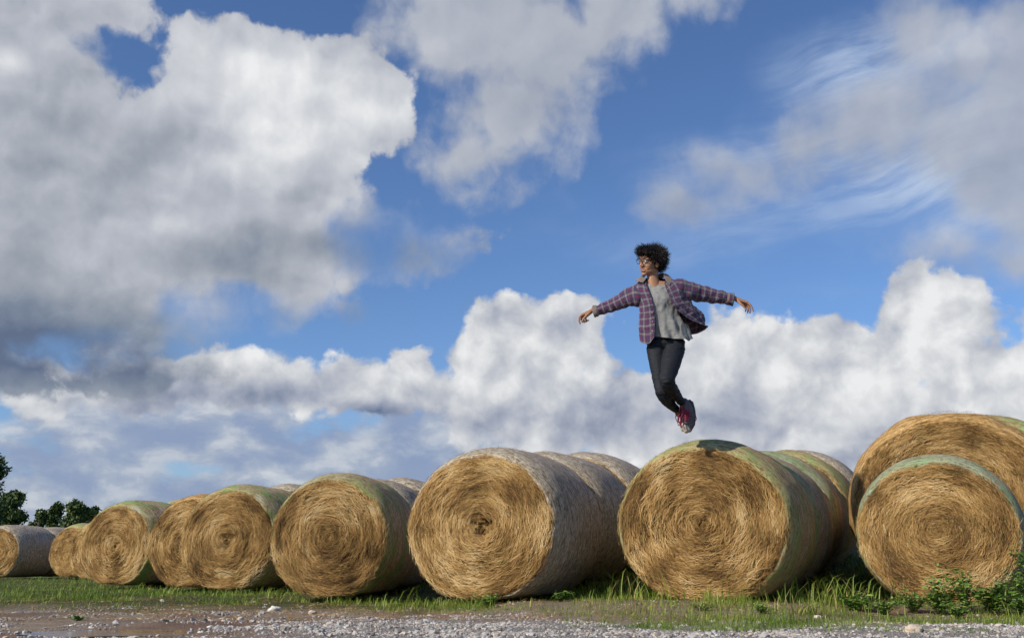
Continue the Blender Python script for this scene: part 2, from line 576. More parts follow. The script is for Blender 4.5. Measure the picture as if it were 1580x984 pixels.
M['water'] = material('puddle_water', m_water, 0.08, 0.6)
for i, (cx, cy, rx, ry, dp) in enumerate(PUDDLES):
    n = 72
    pv = [(0, 0, 0)]
    for j in range(n):
        a = j * 2 * math.pi / n
        q = 1.15 + 0.25 * mnoise.noise(Vector((math.cos(a) * 1.7 + i * 9, math.sin(a) * 1.7, 0)))
        pv.append((rx * q * math.cos(a), ry * q * math.sin(a), 0))
    w_ = mesh_obj('puddle', pv, [(0, j + 1, (j + 1) % n + 1) for j in range(n)], M['water'])
    w_.location = (cx, cy, gz(cx, cy) + dp * 0.5)
    tag(w_, kind='structure')

# ------------------------------------------------------------ hay bales


def hay_colour(k, P, polar=True, dark=0.0):
    """straw lying along the wrapping direction; P in the bale's own frame (axis Y)"""
    x, y, z = k.sep(P)
    r = k.m('SQRT', k.m('ADD', k.m('MULTIPLY', x, x), k.m('MULTIPLY', z, z)))
    ri = k.m('DIVIDE', 1.0, k.m('ADD', r, 0.05))
    cx, sz = k.m('MULTIPLY', x, ri), k.m('MULTIPLY', z, ri)
    wob = k.noise(k.v('ADD', P, k.xyz(k.m('MULTIPLY', rnd(k), 9.0), 0.0, 0.0)), 3.5, 5, 0.6)
    rr = k.m('ADD', r, k.m('MULTIPLY', wob, 0.20))
    off = k.m('MULTIPLY', rnd(k), 40.0)
    v1 = k.xyz(k.m('ADD', k.m('MULTIPLY', cx, 7.0), off), k.m('MULTIPLY', sz, 7.0), k.m('MULTIPLY', rr, 60.0))
    v2 = k.xyz(k.m('ADD', k.m('MULTIPLY', cx, 14.0), off), k.m('MULTIPLY', sz, 14.0), k.m('MULTIPLY', rr, 230.0))
    n1 = k.noise(v1, 1.0, 5, 0.62, 0.6)
    n2 = k.noise(v2, 1.0, 4, 0.6, 0.9)
    n3 = k.noise(k.v('ADD', P, (3, 1, 7)), 3.2, 5, 0.6)
    n4 = k.noise(P, 60.0, 4, 0.6, 1.5)
    f = k.m('ADD', k.m('MULTIPLY', n1, 0.30), k.m('MULTIPLY', n2, 0.42))
    f = k.m('ADD', f, k.m('MULTIPLY', n4, 0.20))
    f = k.m('ADD', f, k.m('MULTIPLY', n3, 0.34))
    patch = k.noise(k.v('ADD', P, k.xyz(off, 0.0, off)), 2.1, 4, 0.55)
    f = k.m('ADD', f, k.m('MULTIPLY', k.m('SUBTRACT', patch, 0.5), 0.50))
    f = k.m('ADD', k.m('SUBTRACT', f, 0.105), k.m('MULTIPLY', k.m('SUBTRACT', rnd(k), 0.5), 0.06))
    return f, n1, n2, n4, r


def straw_ramp(k, f, warm=0.0):
    w = lambda c: (c[0], c[1] * (1 - 0.1 * warm), c[2] * (1 - 0.25 * warm))
    return k.ramp(f, [(0.39, w((0.045, 0.024, 0.008))), (0.46, w((0.16, 0.085, 0.026))), (0.54, w((0.39, 0.215, 0.068))), (0.62, w((0.58, 0.365, 0.135))), (0.74, w((0.74, 0.54, 0.27)))])


def m_face(k, b):
    P = obj_co(k)
    f, n1, n2, n4, r = hay_colour(k, P)
    c = straw_ramp(k, f)
    k.put(b.inputs['Base Color'], c)
    h = k.m('ADD', k.m('MULTIPLY', n1, 0.5), k.m('ADD', k.m('MULTIPLY', n2, 0.5), k.m('MULTIPLY', n4, 0.25)))
    bump(k, b, h, 0.05)


def m_loose(k, b):
    t = attr(k)
    c = k.ramp(t, [(0.0, (0.07, 0.036, 0.012)), (0.3, (0.26, 0.14, 0.042)), (0.62, (0.54, 0.325, 0.112)), (0.93, (0.77, 0.56, 0.28)), (1.0, (0.20, 0.22, 0.06))])
    k.put(b.inputs['Base Color'], c)
    b.inputs['Subsurface Weight'].default_value = 0.0


def net_material(name, green, grey, streak, teal=0.0):
    def f_(k, b):
        P = obj_co(k)
        x, y, z = k.sep(P)
        f, n1, n2, n4, r = hay_colour(k, P)
        ri = k.m('DIVIDE', 1.0, k.m('ADD', r, 0.001))
        cx, sz = k.m('MULTIPLY', x, ri), k.m('MULTIPLY', z, ri)
        off = k.m('MULTIPLY', rnd(k), 30.0)
        la = k.noise(k.xyz(k.m('ADD', k.m('MULTIPLY', cx, 3.0), off), k.m('MULTIPLY', sz, 3.0), k.m('MULTIPLY', y, 95.0)), 1.0, 5, 0.65, 0.5)
        lb = k.noise(k.xyz(k.m('ADD', k.m('MULTIPLY', cx, 14.0), off), k.m('MULTIPLY', sz, 14.0), k.m('MULTIPLY', y, 60.0)), 1.0, 5, 0.65, 1.0)
        hay = straw_ramp(k, k.m('ADD', k.m('MULTIPLY', la, 0.6), k.m('MULTIPLY', lb, 0.55)), 0.1)
        gr = k.ramp(k.m('ADD', k.m('MULTIPLY', la, 0.35), k.m('MULTIPLY', lb, 0.65)),
                    [(0.40, (0.13, 0.10, 0.07)), (0.5, (0.38, 0.32, 0.26)), (0.60, (0.68, 0.60, 0.52))])
        base = k.mix(grey, hay, gr)
        # netting: pale green threads, densest round the front edge and in broad wraps on top
        big = k.noise(k.xyz(k.m('ADD', k.m('MULTIPLY', cx, 1.6), off), k.m('MULTIPLY', sz, 1.6), k.m('MULTIPLY', y, 6.5)), 1.0, 4, 0.6, 0.6)
        thread = k.mr(k.m('ADD', k.m('MULTIPLY', la, 0.45), k.m('MULTIPLY', lb, 0.55)), 0.45, 0.55)
        edge = k.mr(k.m('ADD', y, k.m('MULTIPLY', k.m('SUBTRACT', lb, 0.5), 0.16)), 0.12, 0.24, 1.0, 0.0)
        pale = k.mix(k.mr(n4, 0.4, 0.6), (0.24, 0.30, 0.10), (0.38, 0.40, 0.19))
        if teal:
            pale = k.mix(teal, pale, (0.22, 0.42, 0.27))
        vivid = k.mix(k.mr(lb, 0.4, 0.6), (0.08, 0.26, 0.05), (0.20, 0.42, 0.12))
        e = k.m('MULTIPLY', k.m('MULTIPLY', edge, green), k.m('MULTIPLY_ADD', thread, 0.8, 0.12))
        c = k.mix(e, base, pale)
        s_ = k.m('MULTIPLY', k.mr(big, 0.50, 0.57), k.m('MULTIPLY', k.m('MULTIPLY_ADD', thread, 0.7, 0.2), streak))
        c = k.mix(s_, c, vivid)
        white = k.m('MULTIPLY', k.mr(big, 0.44, 0.36), k.m('MULTIPLY', k.mr(la, 0.5, 0.6), streak * 0.8))
        c = k.mix(white, c, (0.50, 0.53, 0.47))
        k.put(b.inputs['Base Color'], c)
        bump(k, b, k.m('ADD', k.m('MULTIPLY', la, 0.6), k.m('MULTIPLY', lb, 0.5)), 0.022)
    return material(name, f_, 0.85, 0.15)


M['face'] = material('hay_end_straw', m_face, 0.85, 0.15)
M['loose'] = material('loose_straw', m_loose, 0.75, 0.2)
M['net_grey'] = net_material('weathered_net_wrap', 0.2, 0.86, 0.0)
M['net_green'] = net_material('green_net_wrap', 0.9, 0.4, 1.0)
M['net_mixed'] = net_material('faded_green_net_wrap', 0.8, 0.3, 0.6)
M['net_teal'] = net_material('teal_edged_net_wrap', 0.9, 0.55, 0.55, 0.75)
M['net_none'] = net_material('bare_hay_side', 0.0, 0.05, 0.0)


def shoulder(theta):
    """the rounded shoulder is broad on top and tight below and at the left"""
    return 0.72 + 0.72 * np.clip(np.sin(theta), 0, 1) ** 1.5 + 0.13 * np.cos(theta)


def bale_xz(theta, r, W, H):
    """sagging round outline: wider than high and flattened where it sits"""
    x = r * W / 2 * np.cos(theta)
    z = H / 2 + r * H / 2 * np.sin(theta)
    low = 0.085 * H
    z = np.where(z < low, low - (low - z) * 0.42, z)
    x = x * (1 + 0.03 * np.clip(-np.sin(theta), 0, 1) * r)
    return x, z


def strands(n, point_fn, width, seed):
    """n bent straws; point_fn(rng, n) -> (centre, direction, outward, length)"""
    g = np.random.default_rng(seed)
    c, d, o, L = point_fn(g, n)
    d = d / np.linalg.norm(d, axis=1, keepdims=True)
    side = np.cross(d, o)
    side /= np.linalg.norm(side, axis=1, keepdims=True) + 1e-9
    w = (width * (0.6 + 0.8 * g.random(n)))[:, None]
    bend = (g.random((n, 1)) - 0.5) * 0.35 * L[:, None]
    lift = g.random((n, 1)) ** 2 * 0.16 * L[:, None]
    p0 = c - d * L[:, None] / 2 + o * 0.001
    p1 = c + side * bend * 0.5 + o * (0.003 + lift * 0.6)
    p2 = c + d * L[:, None] / 2 + o * lift * 1.3
    V = np.stack([p0 - side * w, p0 + side * w, p1 - side * w, p1 + side * w, p2 - side * w * 0.5, p2 + side * w * 0.5], 1).reshape(-1, 3)
    b_ = np.arange(n)[:, None] * 6
    F = np.concatenate([b_ + np.array([[0, 1, 3, 2]]), b_ + np.array([[2, 3, 5, 4]])])
    cl_ = fastnoise(c[:, 0] + 40 + seed, c[:, 2] + 40, 0.22, 71, 3) + 0.5 * fastnoise(np.arctan2(c[:, 2], c[:, 0]) * 1.2 + 40, np.hypot(c[:, 0], c[:, 2]) * 12 + seed, 1.0, 73, 2) - 0.75
    T = np.repeat(np.clip(g.normal(0.43, 0.16, n) + cl_ * 1.15, 0, 0.94), 6)
    gm = np.repeat(g.random(n) < 0.012, 6)
    T[gm] = 1.0
    return V, F, T


def join(parts):
    Vs, Fs, Ts, Ms, off = [], [], [], [], 0
    for V, F, T, mi in parts:
        Vs.append(V); Fs.append(F + off); Ts.append(T); Ms.append(np.full(len(F), mi)); off += len(V)
    return np.concatenate(Vs), np.concatenate(Fs), np.concatenate(Ts), np.concatenate(Ms)


BALE_N = [0]


def bale(px, Y, W, H, axis, L, net, label, group, lod=1.0, core=0.0, rough=1.0, dz=0.0, X=None):
    BALE_N[0] += 1
    sd = BALE_N[0] * 13
    X = (px - CX) / FPX * Y if X is None else X
    root = empty('hay_bale', (X, Y, dz - 0.015), -R(axis))
    tag(root, label, 'hay bale', group)
    zc = H / 2
    seg = 168 if lod > 0.6 else 80
    th = np.linspace(0, 2 * math.pi, seg, endpoint=False)

    def radial(thv, yv):
        return np.array([0.016 * mnoise.fractal(Vector((math.cos(t) * 2.2 + sd, math.sin(t) * 2.2, yy * 2.2)), 1.0, 2.0, 3)
                         + 0.004 * mnoise.noise(Vector((math.cos(t) * 5 + sd, math.sin(t) * 5, yy * 26))) for t, yy in zip(thv, yv)]) * rough

    # --- side with the net wrap; rear end closes it
    prof = [(0.012, 0.865), (0.000, 0.892), (0.016, 0.915), (0.045, 0.940), (0.095, 0.964), (0.16, 0.984)]
    ymid = np.linspace(0.24, L - 0.14, 16)
    prof += [(y, 1.0 + 0.012 * math.sin((y - 0.24) / (L - 0.38) * math.pi)) for y in ymid] + [(L - 0.09, 0.995), (L - 0.04, 0.975), (L - 0.01, 0.94), (L, 0.88)]
    V = []
    for y, r in prof:
        yy = np.full(seg, y)
        rr = (1 - (1 - r) * shoulder(th) if r < 1 and y < L / 2 else r) + radial(th, yy) * (1.0 if y > 0.02 else 0.6)
        x, z = bale_xz(th, rr, W, H)
        wob = np.array([0.02 * mnoise.noise(Vector((math.cos(t) * 3 + sd, math.sin(t) * 3, 5))) for t in th]) if y < 0.02 else 0
        V.append(np.stack([x, yy + wob, z - zc], -1))
    nr = len(prof)
    V = np.concatenate(V + [np.array([[0, L + 0.01, 0]])])
    i0 = np.arange(nr * seg).reshape(nr, seg)
    i1 = np.roll(i0, -1, axis=1)
    F = np.stack([i0[:-1], i1[:-1], i1[1:], i0[1:]], -1).reshape(-1, 4)[:, ::-1]
    cap = np.stack([i0[-1], i1[-1], np.full(seg, nr * seg), np.full(seg, nr * seg)], -1)
    capt = [tuple(c[:3])[::-1] for c in cap]
    parts_v, parts_f = V, F

    def side_pts(g, n):
        t = g.random(n) * 2 * math.pi
        y = g.random(n) ** 1.3 * (L - 0.05)
        pr = np.interp(y, [p[0] for p in prof[2:]], [p[1] for p in prof[2:]])
        pr = np.where(y < L / 2, 1 - (1 - pr) * shoulder(t), pr)
        x, z = bale_xz(t, pr + 0.004, W, H)
        c = np.stack([x, y, z - zc], -1)
        o = np.stack([np.cos(t), 0 * t, np.sin(t)], -1)
        tan = np.stack([-np.sin(t), 0 * t, np.cos(t)], -1)
        d = tan * 1.0 + g.normal(0, 0.30, (n, 3)) + o * g.normal(0, 0.10 * rough, (n, 1))
        return c, d, o, 0.025 + 0.05 * g.random(n) ** 2 * rough ** 1.5
    ns = int((2600 if net != 'net_none' else 5200) * lod)
    SV, SF, ST = strands(ns, side_pts, 0.0010 if lod > 0.6 else 0.0016, sd + 1)
    allV = np.concatenate([V, SV])
    faces = [tuple(f) for f in F.tolist()] + capt + [tuple(f) for f in (SF + len(V)).tolist()]
    mi = [0] * len(F) + [1] * len(capt) + [2] * len(SF)
    body = mesh_obj('wrapped_side' if net != 'net_none' else 'hay_side', allV, faces, None, root, True,
                    np.concatenate([np.full(len(V), 0.5), ST]), None, [M[net], M['face'], M['loose']], mi)
    body.location = (0, 0, zc)

    # --- the front end: coiled hay
    rings = 62 if lod > 0.6 else 26
    rad = np.linspace(0, 0.88, rings + 1)[1:]
    ph = random.uniform(0, 6)

    fs = lambda t: (1 - 0.12 * shoulder(t)) / 0.88

    def face_y(t, r):
        t = np.asarray(t); r = np.asarray(r)
        spiral = 0.006 * np.sin(r * 48 + t + ph + 1.5 * np.sin(t * 2 + ph))
        nz = np.array([0.020 * mnoise.fractal(Vector((rr * math.cos(a) * 2.6 + sd, rr * math.sin(a) * 2.6, 2)), 1.0, 2.0, 4) for a, rr in zip(t, r)])
        lay = np.array([mnoise.fractal(Vector((math.cos(a) * 2.6 + sd, math.sin(a) * 2.6, (rr + 0.05 * mnoise.noise(Vector((rr * math.cos(a) * 3, rr * math.sin(a) * 3, sd)))) * 22)), 1.0, 2.0, 2) for a, rr in zip(t, r)])
        y = -0.012 - 0.028 * (1 - r ** 2) + spiral * (0.4 + 0.6 * r) * 0.6 + nz * 1.5 + 0.016 * lay * np.clip(r * 5, 0, 1)
        y = y + core * 0.13 * np.exp(-((r * np.cos(t) - 0.05) ** 2 + (r * np.sin(t) + 0.03) ** 2) / 0.018) * (1 + 0.6 * np.sin(3 * t))
        return np.where(r > 0.80, y + (r - 0.80) ** 2 * 3.0, y)
    FV = [np.array([[0, float(face_y([0], [0.0])[0]), 0]])]
    for r in rad:
        x, z = bale_xz(th, r * fs(th), W, H)
        FV.append(np.stack([x, face_y(th, np.full(seg, r)), z - zc], -1))
    FV = np.concatenate(FV)
    j0 = 1 + np.arange(rings * seg).reshape(rings, seg)
    j1 = np.roll(j0, -1, axis=1)
    FF = np.stack([j0[:-1], j1[:-1], j1[1:], j0[1:]], -1).reshape(-1, 4)
    tri = [(0, int(b_), int(a_)) for a_, b_ in zip(j0[0], j1[0])]

    def face_pts(g, n):
        t = g.random(n) * 2 * math.pi
        r = np.sqrt(g.random(n)) * 0.90
        x, z = bale_xz(t, r * fs(t), W, H)
        c = np.stack([x, face_y(t, r) - 0.002, z - zc], -1)
        o = np.tile(np.array([[0.0, -1.0, 0.0]]), (n, 1))
        tan = np.stack([-np.sin(t), 0 * t, np.cos(t)], -1)
        ra = np.stack([np.cos(t), 0 * t, np.sin(t)], -1)
        d = tan + ra * g.normal(0.05, 0.33, (n, 1)) + o * g.normal(0, 0.12 * rough, (n, 1))
        return c, d, o, 0.04 + 0.11 * g.random(n) ** 1.6
    nf = int(8000 * lod)
    QV, QF, QT = strands(nf, face_pts, 0.0011 if lod > 0.6 else 0.0018, sd + 2)
    # fringe of loose ends standing off the rim

    def rim_pts(g, n):
        t = g.random(n) * 2 * math.pi
        r = 0.88 + 0.04 * g.random(n)
        x, z = bale_xz(t, r * fs(t), W, H)
        c = np.stack([x, 0.02 * g.random(n) - 0.01, z - zc], -1)
        o = np.stack([np.cos(t) * 0.7, -0.7 + 0 * t, np.sin(t) * 0.7], -1)
        tan = np.stack([-np.sin(t), 0 * t, np.cos(t)], -1)
        d = tan + o * g.normal(0.15, 0.35, (n, 1)) + g.normal(0, 0.2, (n, 3))
        return c, d, o, 0.02 + 0.035 * g.random(n) * rough ** 1.5
    RV, RF, RT = strands(int((330 if rough < 1.5 else 1500) * lod), rim_pts, 0.0012 if lod > 0.6 else 0.002, sd + 3)
    allV = np.concatenate([FV, QV, RV])
    faces = [tuple(f) for f in FF.tolist()] + tri + [tuple(f) for f in (QF + len(FV)).tolist()] + [tuple(f) for f in (RF + len(FV) + len(QV)).tolist()]
    mi = [0] * (len(FF) + len(tri)) + [1] * (len(QF) + len(RF))
    fo = mesh_obj('coiled_end', allV, faces, None, root, True, np.concatenate([np.full(len(FV), 0.5), QT, RT]), None, [M['face'], M['loose']], mi)
    fo.location = (0, 0, zc)
    return root


def behind(px, Y, W, H, axis, L, k, net, label, group, dW=0.0, lod=0.35, dx=0.0, gap=0.06):
    """the k-th bale of the same file, end to end behind the front one"""
    X = (px - CX) / FPX * Y
    s = k * (L + gap)
    X2, Y2 = X + math.sin(R(axis)) * s + dx, Y + math.cos(R(axis)) * s
    dz = float(bank_rise(np.array([X2]), np.array([Y2 + L * 0.5]))[0])
    return bale(0, Y2, W + dW, H + dW, axis, L, net, label, group, lod=lod, X=X2, dz=dz)


GF = 'round hay bales facing the gravel drive'
GB = 'round hay bales lined up behind the front ones'
bale(17, 23.6, 1.30, 1.28, 13, 1.35, 'net_grey', 'grey wrapped round bale at the far left, its coiled end cut by the edge', GF, 0.35, core=0.8)
behind(17, 23.6, 1.30, 1.28, 13, 1.35, 1, 'net_grey', 'grey bale end to end behind the leftmost bale', GB, lod=0.2)
bale(128, 23.2, 1.32, 1.30, 20, 1.2, 'net_mixed', 'small far bale just right of the grey leftmost bale', GF, 0.3)
behind(128, 23.2, 1.32, 1.30, 20, 1.2, 1, 'net_green', 'bale behind the small far one beside the grey leftmost bale', GB, lod=0.2)
bale(162, 20.6, 1.32, 1.29, 20, 1.2, 'net_mixed', 'third bale from the left, a narrow crescent between two others', GF, 0.35)
bale(180, 18.4, 1.32, 1.30, 20, 1.2, 'net_mixed', 'bale mostly hidden behind the left side of the pale green topped round one', GF, 0.4)
bale(195, 14.7, 1.34, 1.30, 20, 1.2, 'net_green', 'bale with pale green netted top, the fifth coiled end from the left', GF, 0.75, core=0.35)
behind(195, 14.7, 1.34, 1.30, 20, 1.2, 1, 'net_green', 'bale behind the fifth coiled end from the left', GB, lod=0.3)
bale(303, 13.45, 1.32, 1.31, 18, 1.2, 'net_none', 'bare brown bale half hidden between two green edged bales', GF, 0.75)
bale(362, 12.0, 1.34, 1.33, 14, 1.2, 'net_green', 'green edged bale left of centre overlapping a bare brown one', GF, 0.9, core=0.45)
behind(362, 12.0, 1.34, 1.33, 14, 1.2, 1, 'net_grey', 'pale bale behind the green edged one left of centre', GB, lod=0.3)
bale(515, 9.5, 1.22, 1.25, 8, 1.15, 'net_green', 'bale with bright green netting streaks on its top right shoulder', GF, 1.0, core=0.15)
behind(515, 9.5, 1.22, 1.25, 8, 1.15, 1, 'net_grey', 'grey bale just showing behind the one with bright green streaks', GB, lod=0.4)
behind(515, 9.5, 1.22, 1.25, 8, 1.15, 2, 'net_grey', 'second bale back from the one with bright green streaks', GB, lod=0.2)
bale(742, 8.5, 1.46, 1.385, 23, 1.2, 'net_grey', 'large bale in the middle with a dark hollow at its coiled centre', GF, 1.0, core=1.0)
behind(742, 8.5, 1.46, 1.385, 23, 1.2, 1, 'net_grey', 'grey wrapped bale directly behind the large middle bale', GB, lod=0.6, dW=-0.01)
behind(742, 8.5, 1.46, 1.385, 23, 1.2, 2, 'net_grey', 'third bale back in the grey file behind the large middle bale', GB, lod=0.4, dW=0.02)
bale(1077, 8.1, 1.50, 1.40, 25, 1.2, 'net_mixed', 'large bale below the leaping person, her shadow across its shoulder', GF, 1.0, core=0.25)
behind(1077, 8.1, 1.50, 1.40, 25, 1.2, 1, 'net_teal', 'bale with green and white net streaks behind the one under the person', GB, lod=0.7, dW=-0.02)
behind(1077, 8.1, 1.50, 1.40, 25, 1.2, 2, 'net_teal', 'third bale back in the file under the person', GB, lod=0.5, dW=0.0)
behind(1077, 8.1, 1.50, 1.40, 25, 1.2, 3, 'net_mixed', 'brown topped fourth bale back in the file under the person', GB, lod=0.4, dW=0.05)
behind(1077, 8.1, 1.50, 1.40, 25, 1.2, 4, 'net_grey', 'rearmost bale of the file under the person, beside the tall bare one', GB, lod=0.3, dW=0.08)
bale(1432, 7.9, 1.28, 1.25, 26, 0.95, 'net_teal', 'smaller right hand bale with a teal green netted rim, before the tall shaggy one', GF, 1.0)
bale(1468, 9.15, 1.92, 1.80, 20, 1.2, 'net_none', 'tallest bale, shaggy brown hay without net, behind the smaller right hand bale', GF, 1.3, rough=1.8)
behind(1468, 9.15, 1.92, 1.80, 20, 1.2, 1, 'net_mixed', 'green netted bale behind the tall shaggy bale at the right edge', GB, lod=0.5, dW=0.0, dx=0.45)

# ------------------------------------------------------------ trees far behind on the left


def m_leaf(k, b):
    t = attr(k)
    k.put(b.inputs['Base Color'], k.ramp(t, [(0.0, (0.03, 0.05, 0.014)), (0.5, (0.075, 0.11, 0.028)), (1.0, (0.16, 0.19, 0.055))]))


def m_bark(k, b):
    k.put(b.inputs['Base Color'], k.ramp(k.noise(k.v('MULTIPLY', obj_co(k), (6, 6, 1)), 3.0, 5), [(0.3, (0.06, 0.045, 0.035)), (0.7, (0.17, 0.14, 0.11))]))


M['leaf'] = material('tree_leaves', m_leaf, 0.6, 0.3)
M['bark'] = material('tree_bark', m_bark, 0.9, 0.1)


def tube(path, radii, n=8):
    V, F = [], []
    for i, (p, r) in enumerate(zip(path, radii)):
        p = Vector(p)
        a = Vector(path[max(0, i - 1)]); c = Vector(path[min(len(path) - 1, i + 1)])
        d = (c - a).normalized()
        u = d.orthogonal().normalized() if i == 0 else (u0 - d * u0.dot(d)).normalized()
        u0 = u
        w = d.cross(u)
        for j in range(n):
            t = j * 2 * math.pi / n
            V.append(tuple(p + (u * math.cos(t) + w * math.sin(t)) * r))
    for i in range(len(path) - 1):
        for j in range(n):
            F.append((i * n + j, i * n + (j + 1) % n, (i + 1) * n + (j + 1) % n, (i + 1) * n + j))
    F.append(tuple(range(n))[::-1])
    F.append(tuple(range((len(path) - 1) * n, len(path) * n)))
    return V, F


def leaf_cloud(g, blobs, per, size):
    """small leaf faces scattered through clumps; blobs: (centre, radius)"""
    VV, TT = [], []
    for c, r in blobs:
        n = int(per * r * r)
        d = g.normal(0, 1, (n, 3)); d /= np.linalg.norm(d, axis=1, keepdims=True)
        q = r * (0.35 + 0.65 * g.random((n, 1)) ** 0.5) * (1 + 0.22 * g.normal(0, 1, (n, 1)))
        p = np.array(c) + d * q * np.array([1, 1, 0.8])
        a = g.normal(0, 1, (n, 3)); a /= np.linalg.norm(a, axis=1, keepdims=True)
        b_ = np.cross(a, g.normal(0, 1, (n, 3))); b_ /= np.linalg.norm(b_, axis=1, keepdims=True)
        s = size * (0.6 + 0.8 * g.random((n, 1)))
        VV.append(np.stack([p - a * s, p + b_ * s * 0.5, p + a * s, p - b_ * s * 0.5], 1).reshape(-1, 3))
        TT.append(np.repeat(np.clip(g.normal(0.5, 0.22, n) + (g.random() - 0.5) * 0.3, 0, 1), 4))
    V = np.concatenate(VV)
    F = np.arange(len(V)).reshape(-1, 4)
    return V, F, np.concatenate(TT)


def tree(px, top, hw, Y, label, seed, crown_low=0.35, dens=700):
    g = np.random.default_rng(seed)
    H = (870 - top) * Y / FPX + CAM_H
    X = (px - CX) / FPX * Y
    wr = hw * Y / FPX
    root = empty('broadleaf_tree', (X, Y, 0))
    tag(root, label, 'tree', 'trees beyond the bales')
    blobs, paths = [], []
    nb = 18
    for i in range(nb):
        a = g.random() * 6.28
        zz = crown_low + (1 - crown_low) * (i + 0.5) / nb
        rr = wr * 0.62 * math.sqrt(max(0.05, 1 - ((zz - 0.58) / 0.46) ** 2)) * (0.5 + 0.6 * g.random())
        r = wr * (0.32 + 0.2 * g.random())
        blobs.append(((math.cos(a) * rr, math.sin(a) * rr, min(zz * H, H - r * 0.8)), r))
    blobs.append(((0.05 * wr, 0, H - wr * 0.3), wr * 0.3))
    V, F = tube([(0, 0, -0.1), (0.05, 0, H * 0.3), (-0.05, 0.1, H * 0.6), (0, 0, H * 0.9)], [0.03 * H, 0.022 * H, 0.014 * H, 0.004 * H], 10)
    for c, r in blobs[:-1]:
        z0 = c[2] * 0.62
        v, f = tube([(0, 0, z0), (c[0] * 0.5, c[1] * 0.5, (z0 + c[2]) / 2 + 0.1), c], [0.011 * H, 0.007 * H, 0.002 * H], 6)
        F += [tuple(q + len(V) for q in ff) for ff in f]
        V += v
    mesh_obj('trunk', V, F, M['bark'], root)
    LV, LF, LT = leaf_cloud(g, blobs, dens, 0.0021 * Y)
    mesh_obj('crown', LV, LF, M['leaf'], root, False, LT)
    return root


tree(-22, 703, 38, 62, 'tall tree leaning in at the left edge above the others', 1, 0.4, 900)
tree(32, 763, 25, 95, 'rounded leafy tree nearest the left edge below the tall crown', 2, 0.2)
tree(-4, 779, 26, 88, 'dark tree cut by the left edge of the picture', 3, 0.2)
tree(74, 790, 15, 110, 'smallest tree between the rounded leafy one and a pair', 4, 0.1)
tree(99, 780, 15, 105, 'left tree of the pair above the far bales', 5, 0.15)
tree(131, 777, 21, 100, 'right tree of the pair above the far bales, the widest', 6, 0.15)
tree(160, 785, 15, 104, 'thin topped tree just left of the pale green topped bale', 7, 0.15, 300)
# twigs of the thin one
# far wood behind everything
g_ = np.random.default_rng(99)
bl = []
for i in range(150):
    a = -48 + 96 * i / 149
    Yd = 230 + g_.random() * 30
    Xd = math.tan(R(a)) * Yd
    r = 4.2 + 3.4 * g_.random()
    bl.append(((Xd, Yd, r * 0.7 + g_.random() * 1.0), r))
LV, LF, LT = leaf_cloud(g_, bl, 30, 0.6)
fw = mesh_obj('far_wood', LV, LF, M['leaf'], None, False, LT)
tag(fw, 'low dark green line of woodland on the horizon', 'woodland', kind='stuff')

# ------------------------------------------------------------ loose stones, grass and weeds


def m_stone(k, b):
    t = attr(k)
    c = k.ramp(t, [(0.0, (0.15, 0.125, 0.10)), (0.3, (0.32, 0.29, 0.26)), (0.55, (0.45, 0.425, 0.40)), (0.75, (0.55, 0.48, 0.40)), (0.9, (0.60, 0.47, 0.34)), (1.0, (0.72, 0.69, 0.64))])
    n = k.noise(obj_co(k), 90.0, 4, 0.6)
    c = k.mix(k.mr(n, 0.4, 0.7, 0.0, 0.45), c, k.mix(1.0, c, (0.6, 0.52, 0.44), 'MULTIPLY'))
    k.put(b.inputs['Base Color'], c)
    bump(k, b, n, 0.004)


M['stone'] = material('limestone_gravel', m_stone, 0.85, 0.2)

_ph = (1 + 5 ** 0.5) / 2
ICO_V = np.array([(-1, _ph, 0), (1, _ph, 0), (-1, -_ph, 0), (1, -_ph, 0), (0, -1, _ph), (0, 1, _ph), (0, -1, -_ph), (0, 1, -_ph), (_ph, 0, -1), (_ph, 0, 1), (-_ph, 0, -1), (-_ph, 0, 1)]) / math.sqrt(1 + _ph ** 2)
ICO_F = np.array([(0, 11, 5), (0, 5, 1), (0, 1, 7), (0, 7, 10), (0, 10, 11), (1, 5, 9), (5, 11, 4), (11, 10, 2), (10, 7, 6), (7, 1, 8), (3, 9, 4), (3, 4, 2), (3, 2, 6), (3, 6, 8), (3, 8, 9), (4, 9, 5), (2, 4, 11), (6, 2, 10), (8, 6, 7), (9, 8, 1)])


def view_y(g, n, y0, y1, p=1.6):
    """more points near the drive's edge than far away"""
    u = g.random(n)
    a, b_ = y0 ** (1 - p), y1 ** (1 - p)
    return (a + u * (b_ - a)) ** (1 / (1 - p))


def scatter_stones(n, dens, y0, y1, smin, smax, seed, p=1.6, xr=0.62):
    g = np.random.default_rng(seed)
    Y = view_y(g, n, y0, y1, p)
    X = (g.random(n) * 2 - 1) * (xr * Y + 0.5)
    keep = g.random(n) < dens(X, Y)
    X, Y = X[keep], Y[keep]
    n = len(X)
    s = smin + (smax - smin) * g.random(n) ** 3.2
    Z = ground_z(X, Y) + s * 0.22
    V = ICO_V[None] * (1 + 0.24 * g.normal(0, 1, (n, 12, 1)))
    V = V * (s[:, None, None] * (0.65 + 0.7 * g.random((n, 1, 3))) * np.array([1, 1, 0.68]))
    a = g.random(n) * 6.28
    c, q = np.cos(a)[:, None], np.sin(a)[:, None]
    x, y = V[:, :, 0] * c - V[:, :, 1] * q, V[:, :, 0] * q + V[:, :, 1] * c
    z = V[:, :, 2] + x * (g.random((n, 1)) - 0.5) * 0.6
    V = np.stack([x + X[:, None], y + Y[:, None], z + Z[:, None]], -1).reshape(-1, 3)
    F = (ICO_F[None] + (np.arange(n) * 12)[:, None, None]).reshape(-1, 3)
    T = np.repeat(np.clip(g.normal(0.5, 0.24, n), 0, 1), 12)
    return V, F, T


